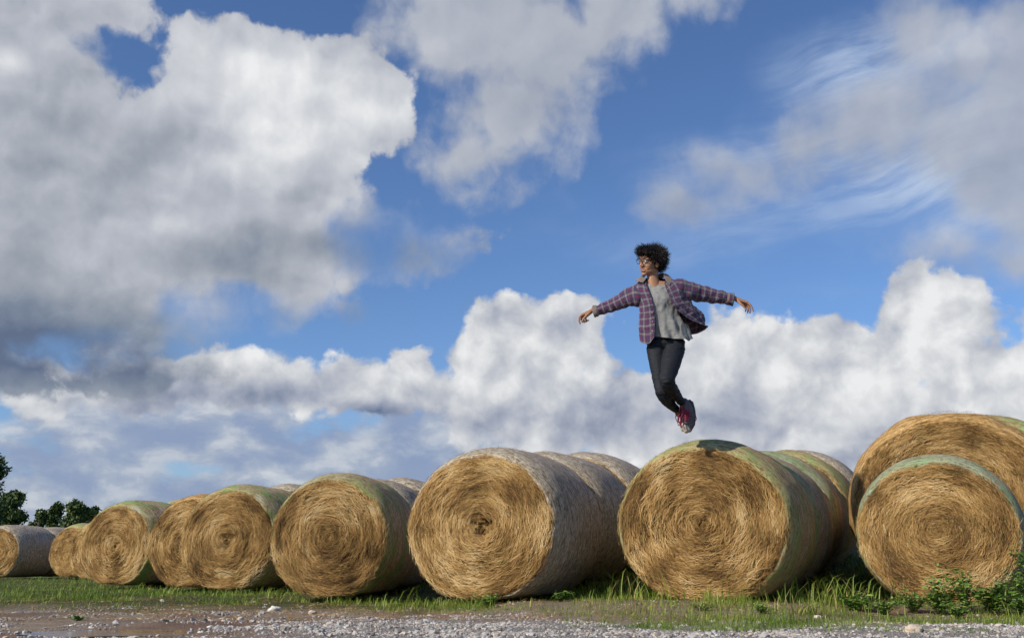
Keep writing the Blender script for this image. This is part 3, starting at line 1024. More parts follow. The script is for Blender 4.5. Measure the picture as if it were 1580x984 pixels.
def sm(x, a, b_):
    t = np.clip((x - a) / (b_ - a), 0, 1)
    return t * t * (3 - 2 * t)


def gravel_density(X, Y):
    n = fastnoise(X + 50, Y + 50, 0.9, 31, 4)
    n2 = fastnoise(X + 50, Y + 50, 0.35, 33, 3)
    yy = Y + (n - 0.5) * 2.0
    # the drive in front, and a tongue of stone reaching back left of centre
    edge = 6.15 + 0.9 * sm(-X, -1.4, 0.4) * sm(X, -2.4, -1.0)
    d = sm(-yy, -edge - 0.35, -edge + 0.25) * sm(X + (n - 0.5) * 1.4, -2.1, -1.0)
    left = 0.34 * sm(-X, 0.6, 2.0) * sm(n2, 0.40, 0.66) * sm(-Y, -10.5, -8.5)
    wetm = sum(np.exp(-(((X - p[0]) / (p[2] * 1.25)) ** 2 + ((Y - p[1]) / (p[3] * 1.25)) ** 2) ** 2) for p in PUDDLES)
    left = left * (1 - np.clip(wetm, 0, 1))
    strew = 0.10 * sm(-Y, -9.6, -7.5) * sm(n2, 0.42, 0.7)
    near_l = (1 - np.clip(wetm, 0, 1)) * 0.40 * sm(-Y, -5.15, -4.7) * sm(n2, 0.3, 0.6)
    return np.clip(d * (0.12 + 0.95 * sm(n2, 0.38, 0.62)) * (0.25 + 0.75 * sm(n, 0.36, 0.56)) + left + strew + near_l, 0, 1)


sp = [scatter_stones(150000, gravel_density, 3.9, 8.6, 0.003, 0.0105, 1), scatter_stones(7000, gravel_density, 4.2, 10.5, 0.009, 0.022, 2)]
V = np.concatenate([q[0] for q in sp]); F = np.concatenate([sp[0][1], sp[1][1] + len(sp[0][0])]); T = np.concatenate([q[2] for q in sp])
gv = mesh_obj('gravel', V, F, M['stone'], None, False, T)
tag(gv, 'crushed pale stone strewn over the drive and mud', 'gravel', kind='stuff')


def rock(x, y, s, seed, label, tone):
    g = np.random.default_rng(seed)
    bm = bmesh.new()
    bmesh.ops.create_icosphere(bm, subdivisions=3, radius=1.0)
    for v in bm.verts:
        q = v.co.normalized()
        v.co = q * (1 + 0.35 * mnoise.fractal(q * 1.3 + Vector((seed, 0, 0)), 1.0, 2.0, 3) + 0.10 * mnoise.noise(q * 6))
        v.co.x *= s * 1.15; v.co.y *= s * 0.9; v.co.z *= s * 0.62
    V = [tuple(v.co) for v in bm.verts]; F = [tuple(v.index for v in f.verts) for f in bm.faces]
    bm.free()
    o = mesh_obj('rock', V, F, M['stone'], None, True, np.full(len(V), tone))
    o.location = (x, y, gz(x, y) + s * 0.22)
    o.rotation_euler = (0, 0, g.random() * 6)
    tag(o, label, 'rock', 'larger stones on the drive')


def ground_at(px, py):
    d = ray(px, py)
    t = -CAM_H / d.z
    return d.x * t, d.y * t


for px, py, s, lab, tone in [(424, 942, 0.050, 'white rock lying before the bale with bright green streaks', 0.99),
                             (782, 926, 0.045, 'pale rock by the right foot of the large middle bale', 0.95),
                             (371, 956, 0.024, 'small bluish stone in the mud left of the gravel', 0.6),
                             (482, 945, 0.032, 'tan stone at the front of the bale with bright green streaks', 0.85),
                             (1410, 973, 0.050, 'flat tan rock at the drive edge below the smaller right hand bale', 0.86),
                             (1262, 955, 0.026, 'small pale stone in the grass below the file under the person', 0.95)]:
    x, y = ground_at(px, py)
    rock(x, y, s, int(px), lab, tone)


def m_grass(k, b):
    t = attr(k)
    c = k.ramp(t, [(0.0, (0.07, 0.12, 0.012)), (0.3, (0.15, 0.23, 0.025)), (0.55, (0.26, 0.34, 0.05)), (0.78, (0.40, 0.38, 0.10)), (1.0, (0.50, 0.36, 0.16))])
    k.put(b.inputs['Base Color'], c)
    tr = k.n('ShaderNodeBsdfTranslucent')
    k.put(tr.inputs[0], c)
    mx = k.n('ShaderNodeMixShader')
    mx.inputs[0].default_value = 0.3
    o = [n for n in k.t.nodes if n.type == 'OUTPUT_MATERIAL'][0]
    k.t.links.new(b.outputs[0], mx.inputs[1]); k.t.links.new(tr.outputs[0], mx.inputs[2]); k.t.links.new(mx.outputs[0], o.inputs[0])


M['grass'] = material('grass_blades', m_grass, 0.55, 0.3)


def blades(g, X, Y, Z, h, w, lean=0.5, tint=None):
    n = len(X)
    a = g.random(n) * 6.28
    dx, dy = np.cos(a), np.sin(a)
    ln = lean * (0.3 + g.random(n)) * h
    px, py = -dy * w, dx * w
    P = np.stack([X, Y, Z - 0.01], -1)
    top = lambda f, u: P + np.stack([dx * ln * f, dy * ln * f, h * u], -1)
    s = np.stack([px, py, 0 * px], -1)
    q0, q1, q2, q3 = P, top(0.18, 0.45), top(0.6, 0.82), top(1.25, 0.93)
    V = np.stack([q0 - s, q0 + s, q1 - s * 0.9, q1 + s * 0.9, q2 - s * 0.6, q2 + s * 0.6, q3 - s * 0.08, q3 + s * 0.08], 1).reshape(-1, 3)
    b_ = np.arange(n)[:, None] * 8
    F = np.concatenate([b_ + np.array([[0, 1, 3, 2]]), b_ + np.array([[2, 3, 5, 4]]), b_ + np.array([[4, 5, 7, 6]])])
    T = np.repeat(np.clip(g.normal(0.42, 0.2, n) if tint is None else tint, 0, 1), 8)
    return V, F, T


def grass_density(X, Y):
    n = fastnoise(X + 50, Y + 50, 0.55, 41, 4)
    n1 = fastnoise(X + 50, Y + 50, 1.6, 43, 3)
    # strip along the bales: nearer on the right, farther on the left
    front = 6.6 + 1.9 * sm(-X, -0.3, 1.6) + 1.6 * sm(-X, 2.6, 5.0)
    yy = Y + (n1 - 0.5) * 1.2
    strip = sm(yy, front - 0.2, front + 0.8) * (0.06 + 0.94 * sm(n, 0.48, 0.60))
    full = sm(yy, front + 1.5, front + 3.0)
    patch = 1.3 * sm(n, 0.52, 0.64) * sm(yy, front - 1.9, front - 0.9) * (0.35 + 0.65 * sm(X, -1, 1))
    strip2 = sm(n, 0.46, 0.6) * np.exp(-((yy - 6.15) / 0.28) ** 2) * sm(X, 0.0, 0.8)
    # the puddled mud stays bare
    return np.clip(strip + 0.6 * full + patch * 0.6 + strip2 * 0.8, 0, 1)


def grass_patch(n, y0, y1, hmin, hmax, w, seed, p=1.8, extra=None):
    g = np.random.default_rng(seed)
    Y = view_y(g, n, y0, y1, p)
    X = (g.random(n) * 2 - 1) * (0.60 * Y + 0.6)
    d = grass_density(X, Y)
    keep = g.random(n) < d
    X, Y, d = X[keep], Y[keep], d[keep]
    hn = fastnoise(X + 9, Y + 9, 0.8, 57, 3)
    h = (hmin + (hmax - hmin) * g.random(len(X)) ** 2) * (0.45 + 1.1 * hn) * (0.5 + 0.5 * d)
    h *= 1 + 0.7 * sm(Y, 7.2, 8.4) * sm(X, 0.0, 1.2)
    tn = fastnoise(X + 70, Y + 20, 0.7, 61, 3)
    return blades(g, X, Y, ground_z(X, Y), h, w * (0.6 + 0.8 * g.random(len(X))), 0.6, np.clip(g.normal(0.36, 0.17, len(X)) + (tn - 0.5) * 0.9, 0, 1))


gp = [grass_patch(190000, 5.4, 12, 0.012, 0.055, 0.0016, 5), grass_patch(90000, 8, 34, 0.03, 0.10, 0.0035, 6, 1.5), grass_patch(3500, 6.3, 9.2, 0.06, 0.15, 0.0022, 7)]
off = 0; Vs = []; Fs = []; Ts = []
for v, f, t in gp:
    Vs.append(v); Fs.append(f + off); Ts.append(t); off += len(v)
gr = mesh_obj('grass', np.concatenate(Vs), np.concatenate(Fs), M['grass'], None, True, np.concatenate(Ts))
tag(gr, 'short patchy green grass along the foot of the bales', 'grass', kind='stuff')


def tuft(px, Y, h, n, seed, label, w=0.0038, spread=0.13):
    g = np.random.default_rng(seed)
    X = (px - CX) / FPX * Y
    spread = spread if h > 0.17 else 0.06
    x = np.clip(g.normal(0, spread, n), -1.8 * spread, 1.8 * spread); y = g.normal(0, spread * 0.6, n)
    V, F, T = blades(g, x, y, np.zeros(n), h * (0.25 + 0.8 * g.random(n) ** 1.4), w * (0.5 + 0.8 * g.random(n)), 1.0, np.clip(g.normal(0.5, 0.24, n), 0, 1.0))
    o = mesh_obj('grass_tuft', V, F, M['grass'], None, True, T)
    o.location = (X, Y, gz(X, Y))
    o.rotation_euler = (0, 0, g.random() * 0.6)
    tag(o, label, 'grass tuft', 'tall grass tufts at the feet of the bales')


TU = [(634, 8.75, 0.20, 26, 'small tall grass tuft between the green streaked bale and the large middle one'),
      (915, 9.3, 0.22, 30, 'low tuft in the shade by the side of the large middle bale'),
      (948, 8.6, 0.34, 34, 'tall arching tuft in the gap right of the large middle bale'),
      (992, 7.9, 0.26, 34, 'broad bladed tuft at the left foot of the bale under the person'),
      (1100, 7.7, 0.15, 22, 'short tuft before the middle of the bale under the person'),
      (1190, 7.75, 0.22, 30, 'tuft at the right foot of the bale under the person'),
      (1232, 8.1, 0.27, 44, 'tall tuft in the gap nearest the bale under the person'),
      (1268, 7.7, 0.25, 60, 'thick lit tuft midway between the bale under the person and the smaller one'),
      (1300, 7.4, 0.27, 70, 'thick tuft touching the left foot of the smaller right hand bale'),
      (1222, 7.0, 0.16, 40, 'tuft standing forward of the gap, nearest the gravel'),
      (440, 10.6, 0.14, 30, 'tuft between the green edged bale and the one with bright streaks'),
      (1545, 7.3, 0.22, 44, 'tuft at the right foot of the smaller right hand bale'),
      (238, 13.6, 0.16, 30, 'tuft beside the bale with the pale green netted top')]
for i, (px, Y, h, n, lab) in enumerate(TU):
    tuft(px, Y, h, n, 200 + i, lab)


def m_weed(k, b):
    t = attr(k)
    k.put(b.inputs['Base Color'], k.ramp(t, [(0.0, (0.05, 0.10, 0.014)), (0.5, (0.12, 0.22, 0.03)), (0.9, (0.24, 0.34, 0.07)), (1.0, (0.45, 0.40, 0.05))]))


M['weed'] = material('weed_leaves', m_weed, 0.5, 0.35)
M['stem'] = material('weed_stem', lambda k, b: k.put(b.inputs['Base Color'], (0.10, 0.13, 0.04, 1)), 0.7, 0.2)


def weed(px, Y, h, wd, seed, label, leaf=0.028, nst=12):
    g = np.random.default_rng(seed)
    X = (px - CX) / FPX * Y
    root = empty('weed_plant', (X, Y, gz(X, Y)))
    tag(root, label, 'weed', 'leafy weeds in front of the bales')
    V, F, LV, LT = [], [], [], []
    for i in range(nst):
        a = g.random() * 6.28
        e = np.array([math.cos(a) * wd * g.random(), math.sin(a) * wd * 0.6 * g.random(), h * (0.45 + 0.6 * g.random())])
        m_ = e * 0.5 + np.array([0, 0, h * 0.12])
        v, f = tube([(0, 0, -0.01), tuple(m_), tuple(e)], [0.003, 0.002, 0.001], 5)
        F += [tuple(q + len(V) for q in ff) for ff in f]; V += v
        nl = int(14 + 10 * g.random())
        for j in range(nl):
            u = 0.2 + 0.85 * j / nl
            p = (m_ * 2 * u if u < 0.5 else m_ + (e - m_) * (2 * u - 1)) + g.normal(0, 0.006, 3)
            d = g.normal(0, 1, 3); d[2] = abs(d[2]) * 0.35; d /= np.linalg.norm(d)
            up = np.array([0, 0, 1.0]) + g.normal(0, 0.35, 3)
            s = np.cross(d, up); s /= np.linalg.norm(s)
            L = leaf * (0.6 + 0.8 * g.random())
            droop = np.array([0, 0, -0.15 * L])
            LV += [p, p + d * L * 0.35 + s * L * 0.27, p + d * L * 0.75 + s * L * 0.2 + droop * 0.5, p + d * L + droop, p + d * L * 0.75 - s * L * 0.2 + droop * 0.5, p + d * L * 0.35 - s * L * 0.27]
            LT += [min(0.95, max(0, g.normal(0.5, 0.2)))] * 6
    mesh_obj('stem', V, F, M['stem'], root)
    n = len(LV) // 6
    b_ = np.arange(n)[:, None] * 6
    LF = np.concatenate([b_ + np.array([[0, 1, 2, 5]]), b_ + np.array([[2, 3, 4, 5]])])
    mesh_obj('foliage', np.array(LV), LF, M['weed'], root, True, np.array(LT))


WD = [(1384, 7.2, 0.16, 0.20, 'low leafy weed at the left end of the clump before the smaller right hand bale'),
      (1424, 7.1, 0.24, 0.20, 'leafy weed left of the middle in the clump before the smaller right hand bale'),
      (1462, 7.25, 0.31, 0.17, 'tallest leafy weed, before the middle of the smaller right hand bale'),
      (1500, 7.05, 0.22, 0.22, 'leafy weed before the right half of the smaller right hand bale'),
      (1540, 7.3, 0.28, 0.22, 'leafy weed at the right foot of the smaller right hand bale'),
      (1576, 7.6, 0.42, 0.26, 'leafy weed climbing at the right edge of the picture'),
      (1448, 6.8, 0.11, 0.24, 'low spreading weed nearest the drive before the smaller right hand bale'),
      (1552, 6.9, 0.13, 0.24, 'low spreading weed nearest the drive at the right edge'),
      (1340, 7.1, 0.11, 0.20, 'low weed at the left foot of the smaller right hand bale'),
      (1294, 7.3, 0.12, 0.20, 'low weed in the gap left of the smaller right hand bale'),
      (755, 7.85, 0.10, 0.12, 'small weed before the middle of the large middle bale'),
      (862, 8.1, 0.08, 0.12, 'small weed at the right foot of the large middle bale'),
      (1070, 7.2, 0.05, 0.14, 'creeping weed in the turf under the person'),
      (1160, 7.0, 0.06, 0.14, 'creeping weed nearest the gravel below the bale under the person'),
      (150, 6.4, 0.03, 0.07, 'lone sprig of weed in the mud by the puddle')]
for i, (px, Y, h, wd, lab) in enumerate(WD):
    weed(px, Y, h, wd, 300 + i, lab, leaf=(0.024, 0.036, 0.028, 0.042)[i % 4] * (1 if h > 0.1 else 0.75), nst=32 if h > 0.15 else (20 if h > 0.09 else 10))

# straw fallen from the bales


def fallen(g, n):
    Y = 6.4 + 4.2 * g.random(n)
    X = (g.random(n) * 2 - 1) * 0.6 * Y
    Z = ground_z(X, Y)
    a = g.random(n) * 6.28
    return np.stack([X, Y, Z + 0.006], -1), np.stack([np.cos(a), np.sin(a), g.normal(0, 0.12, n)], -1), np.tile([[0, 0, 1.0]], (n, 1)), 0.03 + 0.10 * g.random(n) ** 2


V, F, T = strands(20000, fallen, 0.0014, 404)
fs_ = mesh_obj('fallen_straw', V, F, M['loose'], None, True, T)
tag(fs_, 'loose straw littered on the turf before the bales', 'straw', kind='stuff')

# ------------------------------------------------------------ the leaping person
# Modelled in a body frame measured in units of 5.4 mm (right, down, back) and set in the air over the bale.
PY, PU = 7.90, 7.90 / FPX


def to_world(V):
    """body-frame points -> world"""
    V = np.asarray(V, dtype=float)
    Yw = PY + V[:, 1] * PU
    s, t = (V[:, 0] - CX) / FPX, (CY + V[:, 2]) / FPX
    c, n = math.cos(PITCH), math.sin(PITCH)
    dyy = c - t * n
    return np.stack([s / dyy * Yw, Yw, CAM_H + (n + t * c) / dyy * Yw], -1)


def q3(p):
    """(right, down, back) -> mesh coordinates"""
    return np.array([p[0], p[2], -p[1]], dtype=float)


bm_ = bmesh.new(); bmesh.ops.create_icosphere(bm_, subdivisions=3, radius=1.0)
SPH_V = np.array([tuple(v.co) for v in bm_.verts]); SPH_F = np.array([[v.index for v in f.verts] for f in bm_.faces]); bm_.free()


class Clay:
    """overlapping solids fused into one skin by voxel remeshing"""
    def __init__(s):
        s.V, s.F, s.n = [], [], 0

    def ell(s, c, r, frame=None):
        v = SPH_V * np.array(r)
        if frame is not None:
            v = v @ np.array(frame)
        s.V.append(v + c); s.F.append(SPH_F + s.n); s.n += len(SPH_V)

    def limb(s, pts, flat=1.0):
        """pts: (x, y, d, r) in the body frame; d/z radius scaled by flat along depth"""
        for a, b_ in zip(pts[:-1], pts[1:]):
            pa, pb = q3(a), q3(b_)
            L = np.linalg.norm(pb - pa)
            n = max(2, int(L / (0.22 * min(a[3], b_[3]))) + 1)
            for i in range(n + 1):
                t = i / n
                r = a[3] + (b_[3] - a[3]) * t
                s.ell(pa + (pb - pa) * t, (r, r * flat, r))

    def build(s, name, mat, parent, voxel=0.7, smooth=6, world=True, wrinkle=None, uvf=None):
        me = bpy.data.meshes.new('clay')
        V = np.concatenate(s.V); F = np.concatenate(s.F)
        tmp = mesh_obj('clay', V, F, None)
        md = tmp.modifiers.new('r', 'REMESH'); md.mode = 'VOXEL'; md.voxel_size = voxel; md.use_smooth_shade = True
        if smooth:
            sm_ = tmp.modifiers.new('s', 'SMOOTH'); sm_.iterations = smooth; sm_.factor = 0.5
        dg = bpy.context.evaluated_depsgraph_get()
        ev = tmp.evaluated_get(dg).to_mesh()
        n = len(ev.vertices)
        co = np.empty(n * 3, dtype=np.float32); ev.vertices.foreach_get('co', co); co = co.reshape(-1, 3).astype(float)
        no = np.empty(n * 3, dtype=np.float32); ev.vertices.foreach_get('normal', no); no = no.reshape(-1, 3)
        faces = [tuple(p.vertices) for p in ev.polygons]
        tmp.evaluated_get(dg).to_mesh_clear()
        d = tmp.data
        bpy.data.objects.remove(tmp); bpy.data.meshes.remove(d)
        if wrinkle is not None:
            co = co + no * wrinkle(co)[:, None]
        return mesh_obj(name, to_world(co), faces, mat, parent, True), co


def sheet(name, rows, mat, parent, nu=60, nv=60, thick=0.9, wob=0.0, seed=0, closed=False, uvs=None, mats=None, fold=None):
    """smooth surface through a grid of body-frame points; u runs along a row"""
    P = np.array([[q3(p) for p in r] for r in rows])

    def cr(Q, n, closed=False):
        m_ = len(Q)
        out = []
        N = n if closed else n - 1
        for i in range(n):
            t = i * (m_ if closed else m_ - 1) / (n if closed else n - 1)
            k_ = int(t) if closed else min(int(t), m_ - 2)
            f = t - k_
            g = (lambda j: Q[j % m_]) if closed else (lambda j: Q[min(max(j, 0), m_ - 1)])
            a, b_, c, d = g(k_ - 1), g(k_), g(k_ + 1), g(k_ + 2)
            out.append(0.5 * ((2 * b_) + (-a + c) * f + (2 * a - 5 * b_ + 4 * c - d) * f * f + (-a + 3 * b_ - 3 * c + d) * f ** 3))
        return np.array(out)
    A = np.array([cr(r, nu, closed) for r in P])            # rows x nu
    B = np.array([cr(A[:, j], nv) for j in range(nu)]).transpose(1, 0, 2)   # nv x nu x 3
    # arc length coordinates for the weave
    du = np.linalg.norm(np.diff(B, axis=1), axis=2).mean(0); dv = np.linalg.norm(np.diff(B, axis=0), axis=2).mean(1)
    U = np.concatenate([[0], np.cumsum(du)]); Vv = np.concatenate([[0], np.cumsum(dv)])
    UU, VV = np.meshgrid(U, Vv)
    if wob or fold:
        gu = np.gradient(B, axis=1); gv_ = np.gradient(B, axis=0)
        nn = np.cross(gu, gv_); nn /= np.linalg.norm(nn, axis=2, keepdims=True) + 1e-9
        W_ = np.zeros(UU.shape)
        for i in range(W_.shape[0]):
            for j in range(W_.shape[1]):
                b_ = B[i, j]
                W_[i, j] = wob * mnoise.fractal(Vector((b_[0] * 0.075 + seed, b_[1] * 0.075, b_[2] * 0.055)), 1.0, 2.0, 3)
        if fold:
            W_ += fold(UU / U[-1], VV / Vv[-1])
        B = B + nn * W_[..., None]
    idx = np.arange(nv * nu).reshape(nv, nu)
    if closed:
        i1 = np.roll(idx, -1, axis=1)
        F = np.stack([idx[:-1], i1[:-1], i1[1:], idx[1:]], -1).reshape(-1, 4)
    else:
        F = np.stack([idx[:-1, :-1], idx[:-1, 1:], idx[1:, 1:], idx[1:, :-1]], -1).reshape(-1, 4)
    o = mesh_obj(name, to_world(B.reshape(-1, 3)), F, mat, parent, True, None, np.stack([UU, VV], -1).reshape(-1, 2), mats)
    sd = o.modifiers.new('thickness', 'SOLIDIFY')
    sd.thickness = thick * PU; sd.offset = 0.0
    if mats and len(mats) > 1:
        sd.material_offset = 0
    return o


def tube_cloth(name, rings, mat, parent, nu=40, nv=60, wob=0.0, seed=0, thick=0.5, fold=None):
    """sleeve-like tube: rings (x, y, d, ry, rd, lean)"""
    rows = []
    for i, r in enumerate(rings):
        a = rings[max(0, i - 1)]; b_ = rings[min(len(rings) - 1, i + 1)]
        t = q3(b_) - q3(a); t /= np.linalg.norm(t)
        u = np.array([0, 1.0, 0]) - t * t[1]; u /= np.linalg.norm(u)
        w = np.cross(t, u)
        rows.append([tuple((lambda p: (p[0], -p[2], p[1]))(q3(r) + u * math.cos(k_) * r[4] + w * math.sin(k_) * r[3])) for k_ in np.linspace(0, 2 * math.pi, 12, endpoint=False)])
    return sheet(name, rows, mat, parent, nu, nv, thick, wob, seed, True, fold=fold)


# --- materials
def m_skin(k, b):
    P = obj_co(k)
    n = k.noise(P, 60.0, 3)
    k.put(b.inputs['Base Color'], k.mix(n, (0.30, 0.145, 0.078), (0.40, 0.205, 0.115)))
    b.inputs['Subsurface Weight'].default_value = 0.08
    b.inputs['Subsurface Radius'].default_value = (0.01, 0.004, 0.002)
    b.inputs['Subsurface Scale'].default_value = 0.5


def m_plain(c, bn=0.0, sc=200.0, var=0.0):
    def f(k, b):
        P = obj_co(k)
        n = k.noise(P, sc, 3)
        n2 = k.noise(P, 14.0, 4)
        a = tuple(q * (1 - var) for q in c); d = tuple(min(1, q * (1 + var)) for q in c)
        k.put(b.inputs['Base Color'], k.mix(k.m('MULTIPLY_ADD', n, 0.5, k.m('MULTIPLY', n2, 0.5)), a, d))
        if bn:
            bump(k, b, k.m('ADD', k.m('MULTIPLY', n, 0.3), n2), bn)
    return f


NAVY, PLUM, CREAM, SLATE = (0.035, 0.042, 0.085), (0.13, 0.028, 0.07), (0.27, 0.235, 0.20), (0.075, 0.08, 0.105)


def m_plaid(k, b):
    uv = k.n('ShaderNodeUVMap').outputs[0]
    u, v, _ = k.sep(uv)
    st = [(0.0, NAVY), (0.14, PLUM), (0.34, NAVY), (0.46, SLATE), (0.54, CREAM), (0.62, SLATE), (0.66, CREAM), (0.72, SLATE), (0.80, NAVY), (0.88, PLUM), (0.96, NAVY)]
    a = k.ramp(k.m('FRACT', k.m('DIVIDE', u, 11.0)), st, 'CONSTANT')
    c = k.ramp(k.m('FRACT', k.m('DIVIDE', v, 11.0)), st, 'CONSTANT')
    col_ = k.mix(0.5, a, c)
    geo = k.n('ShaderNodeNewGeometry')
    k.put(b.inputs['Base Color'], col_)
    n = k.noise(obj_co(k), 22.0, 5)
    bump(k, b, n, 0.008)
    b.inputs['Sheen Weight'].default_value = 0.15


M['skin'] = material('brown_skin', m_skin, 0.5, 0.35)
M['plaid'] = material('plaid_flannel', m_plaid, 0.9, 0.1)
M['lining'] = material('tan_flannel_lining', m_plain((0.21, 0.165, 0.14), 0.004, 300, 0.2), 0.95, 0.05)
M['tee'] = material('grey_jersey', m_plain((0.27, 0.265, 0.245), 0.010, 400, 0.12), 0.9, 0.1)
M['denim'] = material('black_stretch_denim', m_plain((0.015, 0.0165, 0.020), 0.003, 300, 0.3), 0.7, 0.2)
M['hair'] = material('dark_curly_hair', m_plain((0.022, 0.015, 0.012), 0.0, 60, 0.4), 0.6, 0.3)
M['lip'] = material('lips', m_plain((0.26, 0.085, 0.07), 0.0, 60, 0.1), 0.4, 0.4)
M['dark'] = material('black_frame', m_plain((0.015, 0.012, 0.012)), 0.3, 0.5)
M['eye'] = material('eye_white', m_plain((0.62, 0.58, 0.54)), 0.3, 0.5)
M['shoe'] = material('grey_shoe_suede', m_plain((0.13, 0.115, 0.115), 0.004, 200, 0.25), 0.8, 0.2)
M['toe'] = material('scuffed_toe_rubber', m_plain((0.40, 0.35, 0.29), 0.002, 80, 0.3), 0.7, 0.3)
M['sole'] = material('shoe_sole', m_plain((0.07, 0.065, 0.07), 0.003, 80, 0.3), 0.8, 0.2)
M['lace'] = material('red_laces', m_plain((0.26, 0.022, 0.05), 0.0, 80, 0.3), 0.7, 0.2)

person = empty('person', tuple(to_world([q3((1028, 528, 0))])[0]))
person_children = []
tag(person, 'person leaping with arms spread, open plaid shirt, grey top, black trousers, afro hair and glasses', 'person')

# --- head frame: turned to her right, towards the left of the picture
HC = q3((1003.5, 403.5, 0))
yaw = R(50)
Fh = np.array([-math.sin(yaw), -math.cos(yaw), -0.04]); Fh /= np.linalg.norm(Fh)
Uh = np.array([0.05, 0.02, 1.0]); Uh -= Fh * Uh.dot(Fh); Uh /= np.linalg.norm(Uh)
Sh = np.cross(Fh, Uh)           # her left is positive when it points right/front
if Sh[1] > 0:
    Sh = -Sh
HF = [Fh, Sh, Uh]


def hp(f, s, u):
    return HC + Fh * f + Sh * s + Uh * u


def hell(cl, c, r):
    cl.ell(hp(*c), r, HF)


body = Clay()
hell(body, (-2.5, 0, 5), (18.5, 15, 17.5))
hell(body, (4, 0, -3), (12.5, 12.6, 15))
hell(body, (6.5, 0, -12), (10, 9.8, 8.5))
for s_ in (-1, 1):
    hell(body, (8.2, s_ * 6.6, -7.5), (6.6, 5.2, 6.2))
    hell(body, (-1.5, s_ * 14.6, -4.5), (3.4, 1.8, 5.2))
    hell(body, (12.6, s_ * 6.0, 4.9), (4.0, 5.2, 2.3))
    hell(body, (17.6, s_ * 2.2, -5.6), (2.2, 2.0, 1.7))
    hell(body, (3.0, s_ * 8.6, -12.5), (8, 3.2, 5))
hell(body, (14.2, 0, 8.5), (4.0, 9, 6))
for i in range(8):
    t = i / 7
    hell(body, (15.8 + 3.2 * t, 0, 3.0 - 8.2 * t), (1.9 + 0.6 * t, 1.5 + 0.9 * t, 2.0))
hell(body, (12.5, 0, -18.2), (4.6, 5.0, 3.6))
hell(body, (14.6, 0, -12.2), (3.0, 5.6, 4.6))
# neck, chest, hips
n0 = hp(-4, 0, -8)
body.limb([(n0[0], -n0[2], n0[1], 9.2), (1007, 430, 0, 8.8), (1010, 443, 1, 11)])
body.limb([(1006, 441, 0, 7.5), (992, 446, 0, 7.5)]); body.limb([(1012, 440, 0, 7.5), (1042, 443, 0, 7.5)])
for c, r in (((1014, 458, 0), (24, 13, 17)), ((1016, 472, 0), (23, 12, 18)), ((1021, 495, 0), (21, 12, 20)), ((1027, 520, 0), (24, 12, 14))):
    body.ell(q3(c), r)
body.ell(q3((1005, 462, -9)), (9, 7, 8)); body.ell(q3((1027, 462, -9)), (9, 7, 8))
# arms
body.limb([(990, 448, 0, 7.5), (951, 469, 14, 5.6), (930, 477, 18, 5.4), (914, 479, 20, 3.6)])
body.limb([(1044, 444, 0, 7.5), (1089, 455, 14, 5.6), (1112, 459, 18, 5.4), (1134, 460.5, 20, 3.7)])
# hips and legs inside the trousers, ankles showing
body.limb([(1040, 536, -2, 13), (1030, 586, -48, 9), (1036, 600, -25, 8), (1050, 620, 6, 4.0), (1056, 630, 9, 4.6)])
body.limb([(1013, 536, 0, 13), (1022, 606, -24, 9), (1030, 617, 0, 8), (1042, 630, 28, 4.0), (1047, 639, 30, 4.6)])


def palm(cl, pts, r0, r1):
    for p in pts:
        cl.limb([p[0] + (r0,), p[1] + (r1,)])


# hand at the left of the picture: limp, fingers hanging
palm(body, [((913, 479, 19), (897, 486.2, 16)), ((912.5, 480, 20), (899, 487.5, 19)), ((912.5, 480.5, 21), (901, 488.5, 21.5)), ((912, 481, 22), (903.5, 489, 24))], 2.9, 2.0)
for ch in ([(897, 486.2, 16, 1.75), (893.6, 490, 15.2, 1.6), (893.4, 494.5, 14.8, 1.45), (895.2, 499.5, 15, 1.15)],
           [(899, 487.5, 19, 1.75), (896.8, 492.5, 18.6, 1.6), (898.6, 496.4, 18.6, 1.45), (902, 497.2, 19, 1.15)],
           [(901, 488.5, 21.5, 1.7), (900.2, 493.6, 21.5, 1.55), (902.4, 496.4, 21.5, 1.4), (905.2, 495.8, 22, 1.1)],
           [(903.5, 489, 24, 1.55), (904, 493.2, 24.2, 1.4), (906, 494.9, 24.4, 1.25), (908.4, 494, 24.8, 1.0)],
           [(910, 482, 17, 2.2), (904.5, 487, 13.5, 1.9), (900.5, 491.5, 12.5, 1.65), (897.8, 496, 12.6, 1.3)]):
    body.limb(ch)
# hand at the right: reaching out and drooping
palm(body, [((1134, 460, 19), (1153, 466.4, 17)), ((1134, 460.8, 20), (1152.2, 468, 20)), ((1134.4, 461.4, 21), (1150.6, 469.4, 22.5)), ((1135, 462, 22), (1148.4, 470.2, 25))], 3.0, 2.0)
for ch in ([(1153, 466.4, 17, 1.75), (1157.8, 470.2, 15.6, 1.6), (1160.4, 474.8, 15, 1.4), (1162.4, 479.8, 15.2, 1.1)],
           [(1152.2, 468, 20, 1.75), (1156.2, 473, 19.4, 1.6), (1157, 478, 19.2, 1.45), (1157.2, 482.8, 19.6, 1.15)],
           [(1150.6, 469.4, 22.5, 1.7), (1153.8, 474.2, 22.6, 1.55), (1154.4, 478.6, 22.8, 1.4), (1153.4, 482.2, 23.2, 1.1)],
           [(1148.4, 470.2, 25, 1.55), (1150.6, 474.2, 25.4, 1.4), (1151, 477.6, 25.8, 1.25), (1150, 480.4, 26.2, 1.0)],
           [(1138, 463, 17, 2.2), (1143.6, 469, 13.4, 1.9), (1147.4, 472.6, 12.6, 1.65), (1151.4, 477.6, 12.6, 1.3)]):
    body.limb(ch)
skin, _ = body.build('body', M['skin'], None, 0.55, 4)
person_children.append(skin)


def local_mesh(name, VF, mat, smooth=True, tint=None):
    o = mesh_obj(name, to_world(VF[0]), VF[1], mat, None, smooth, tint)
    return o


def add(o):
    person_children.append(o)
    return o


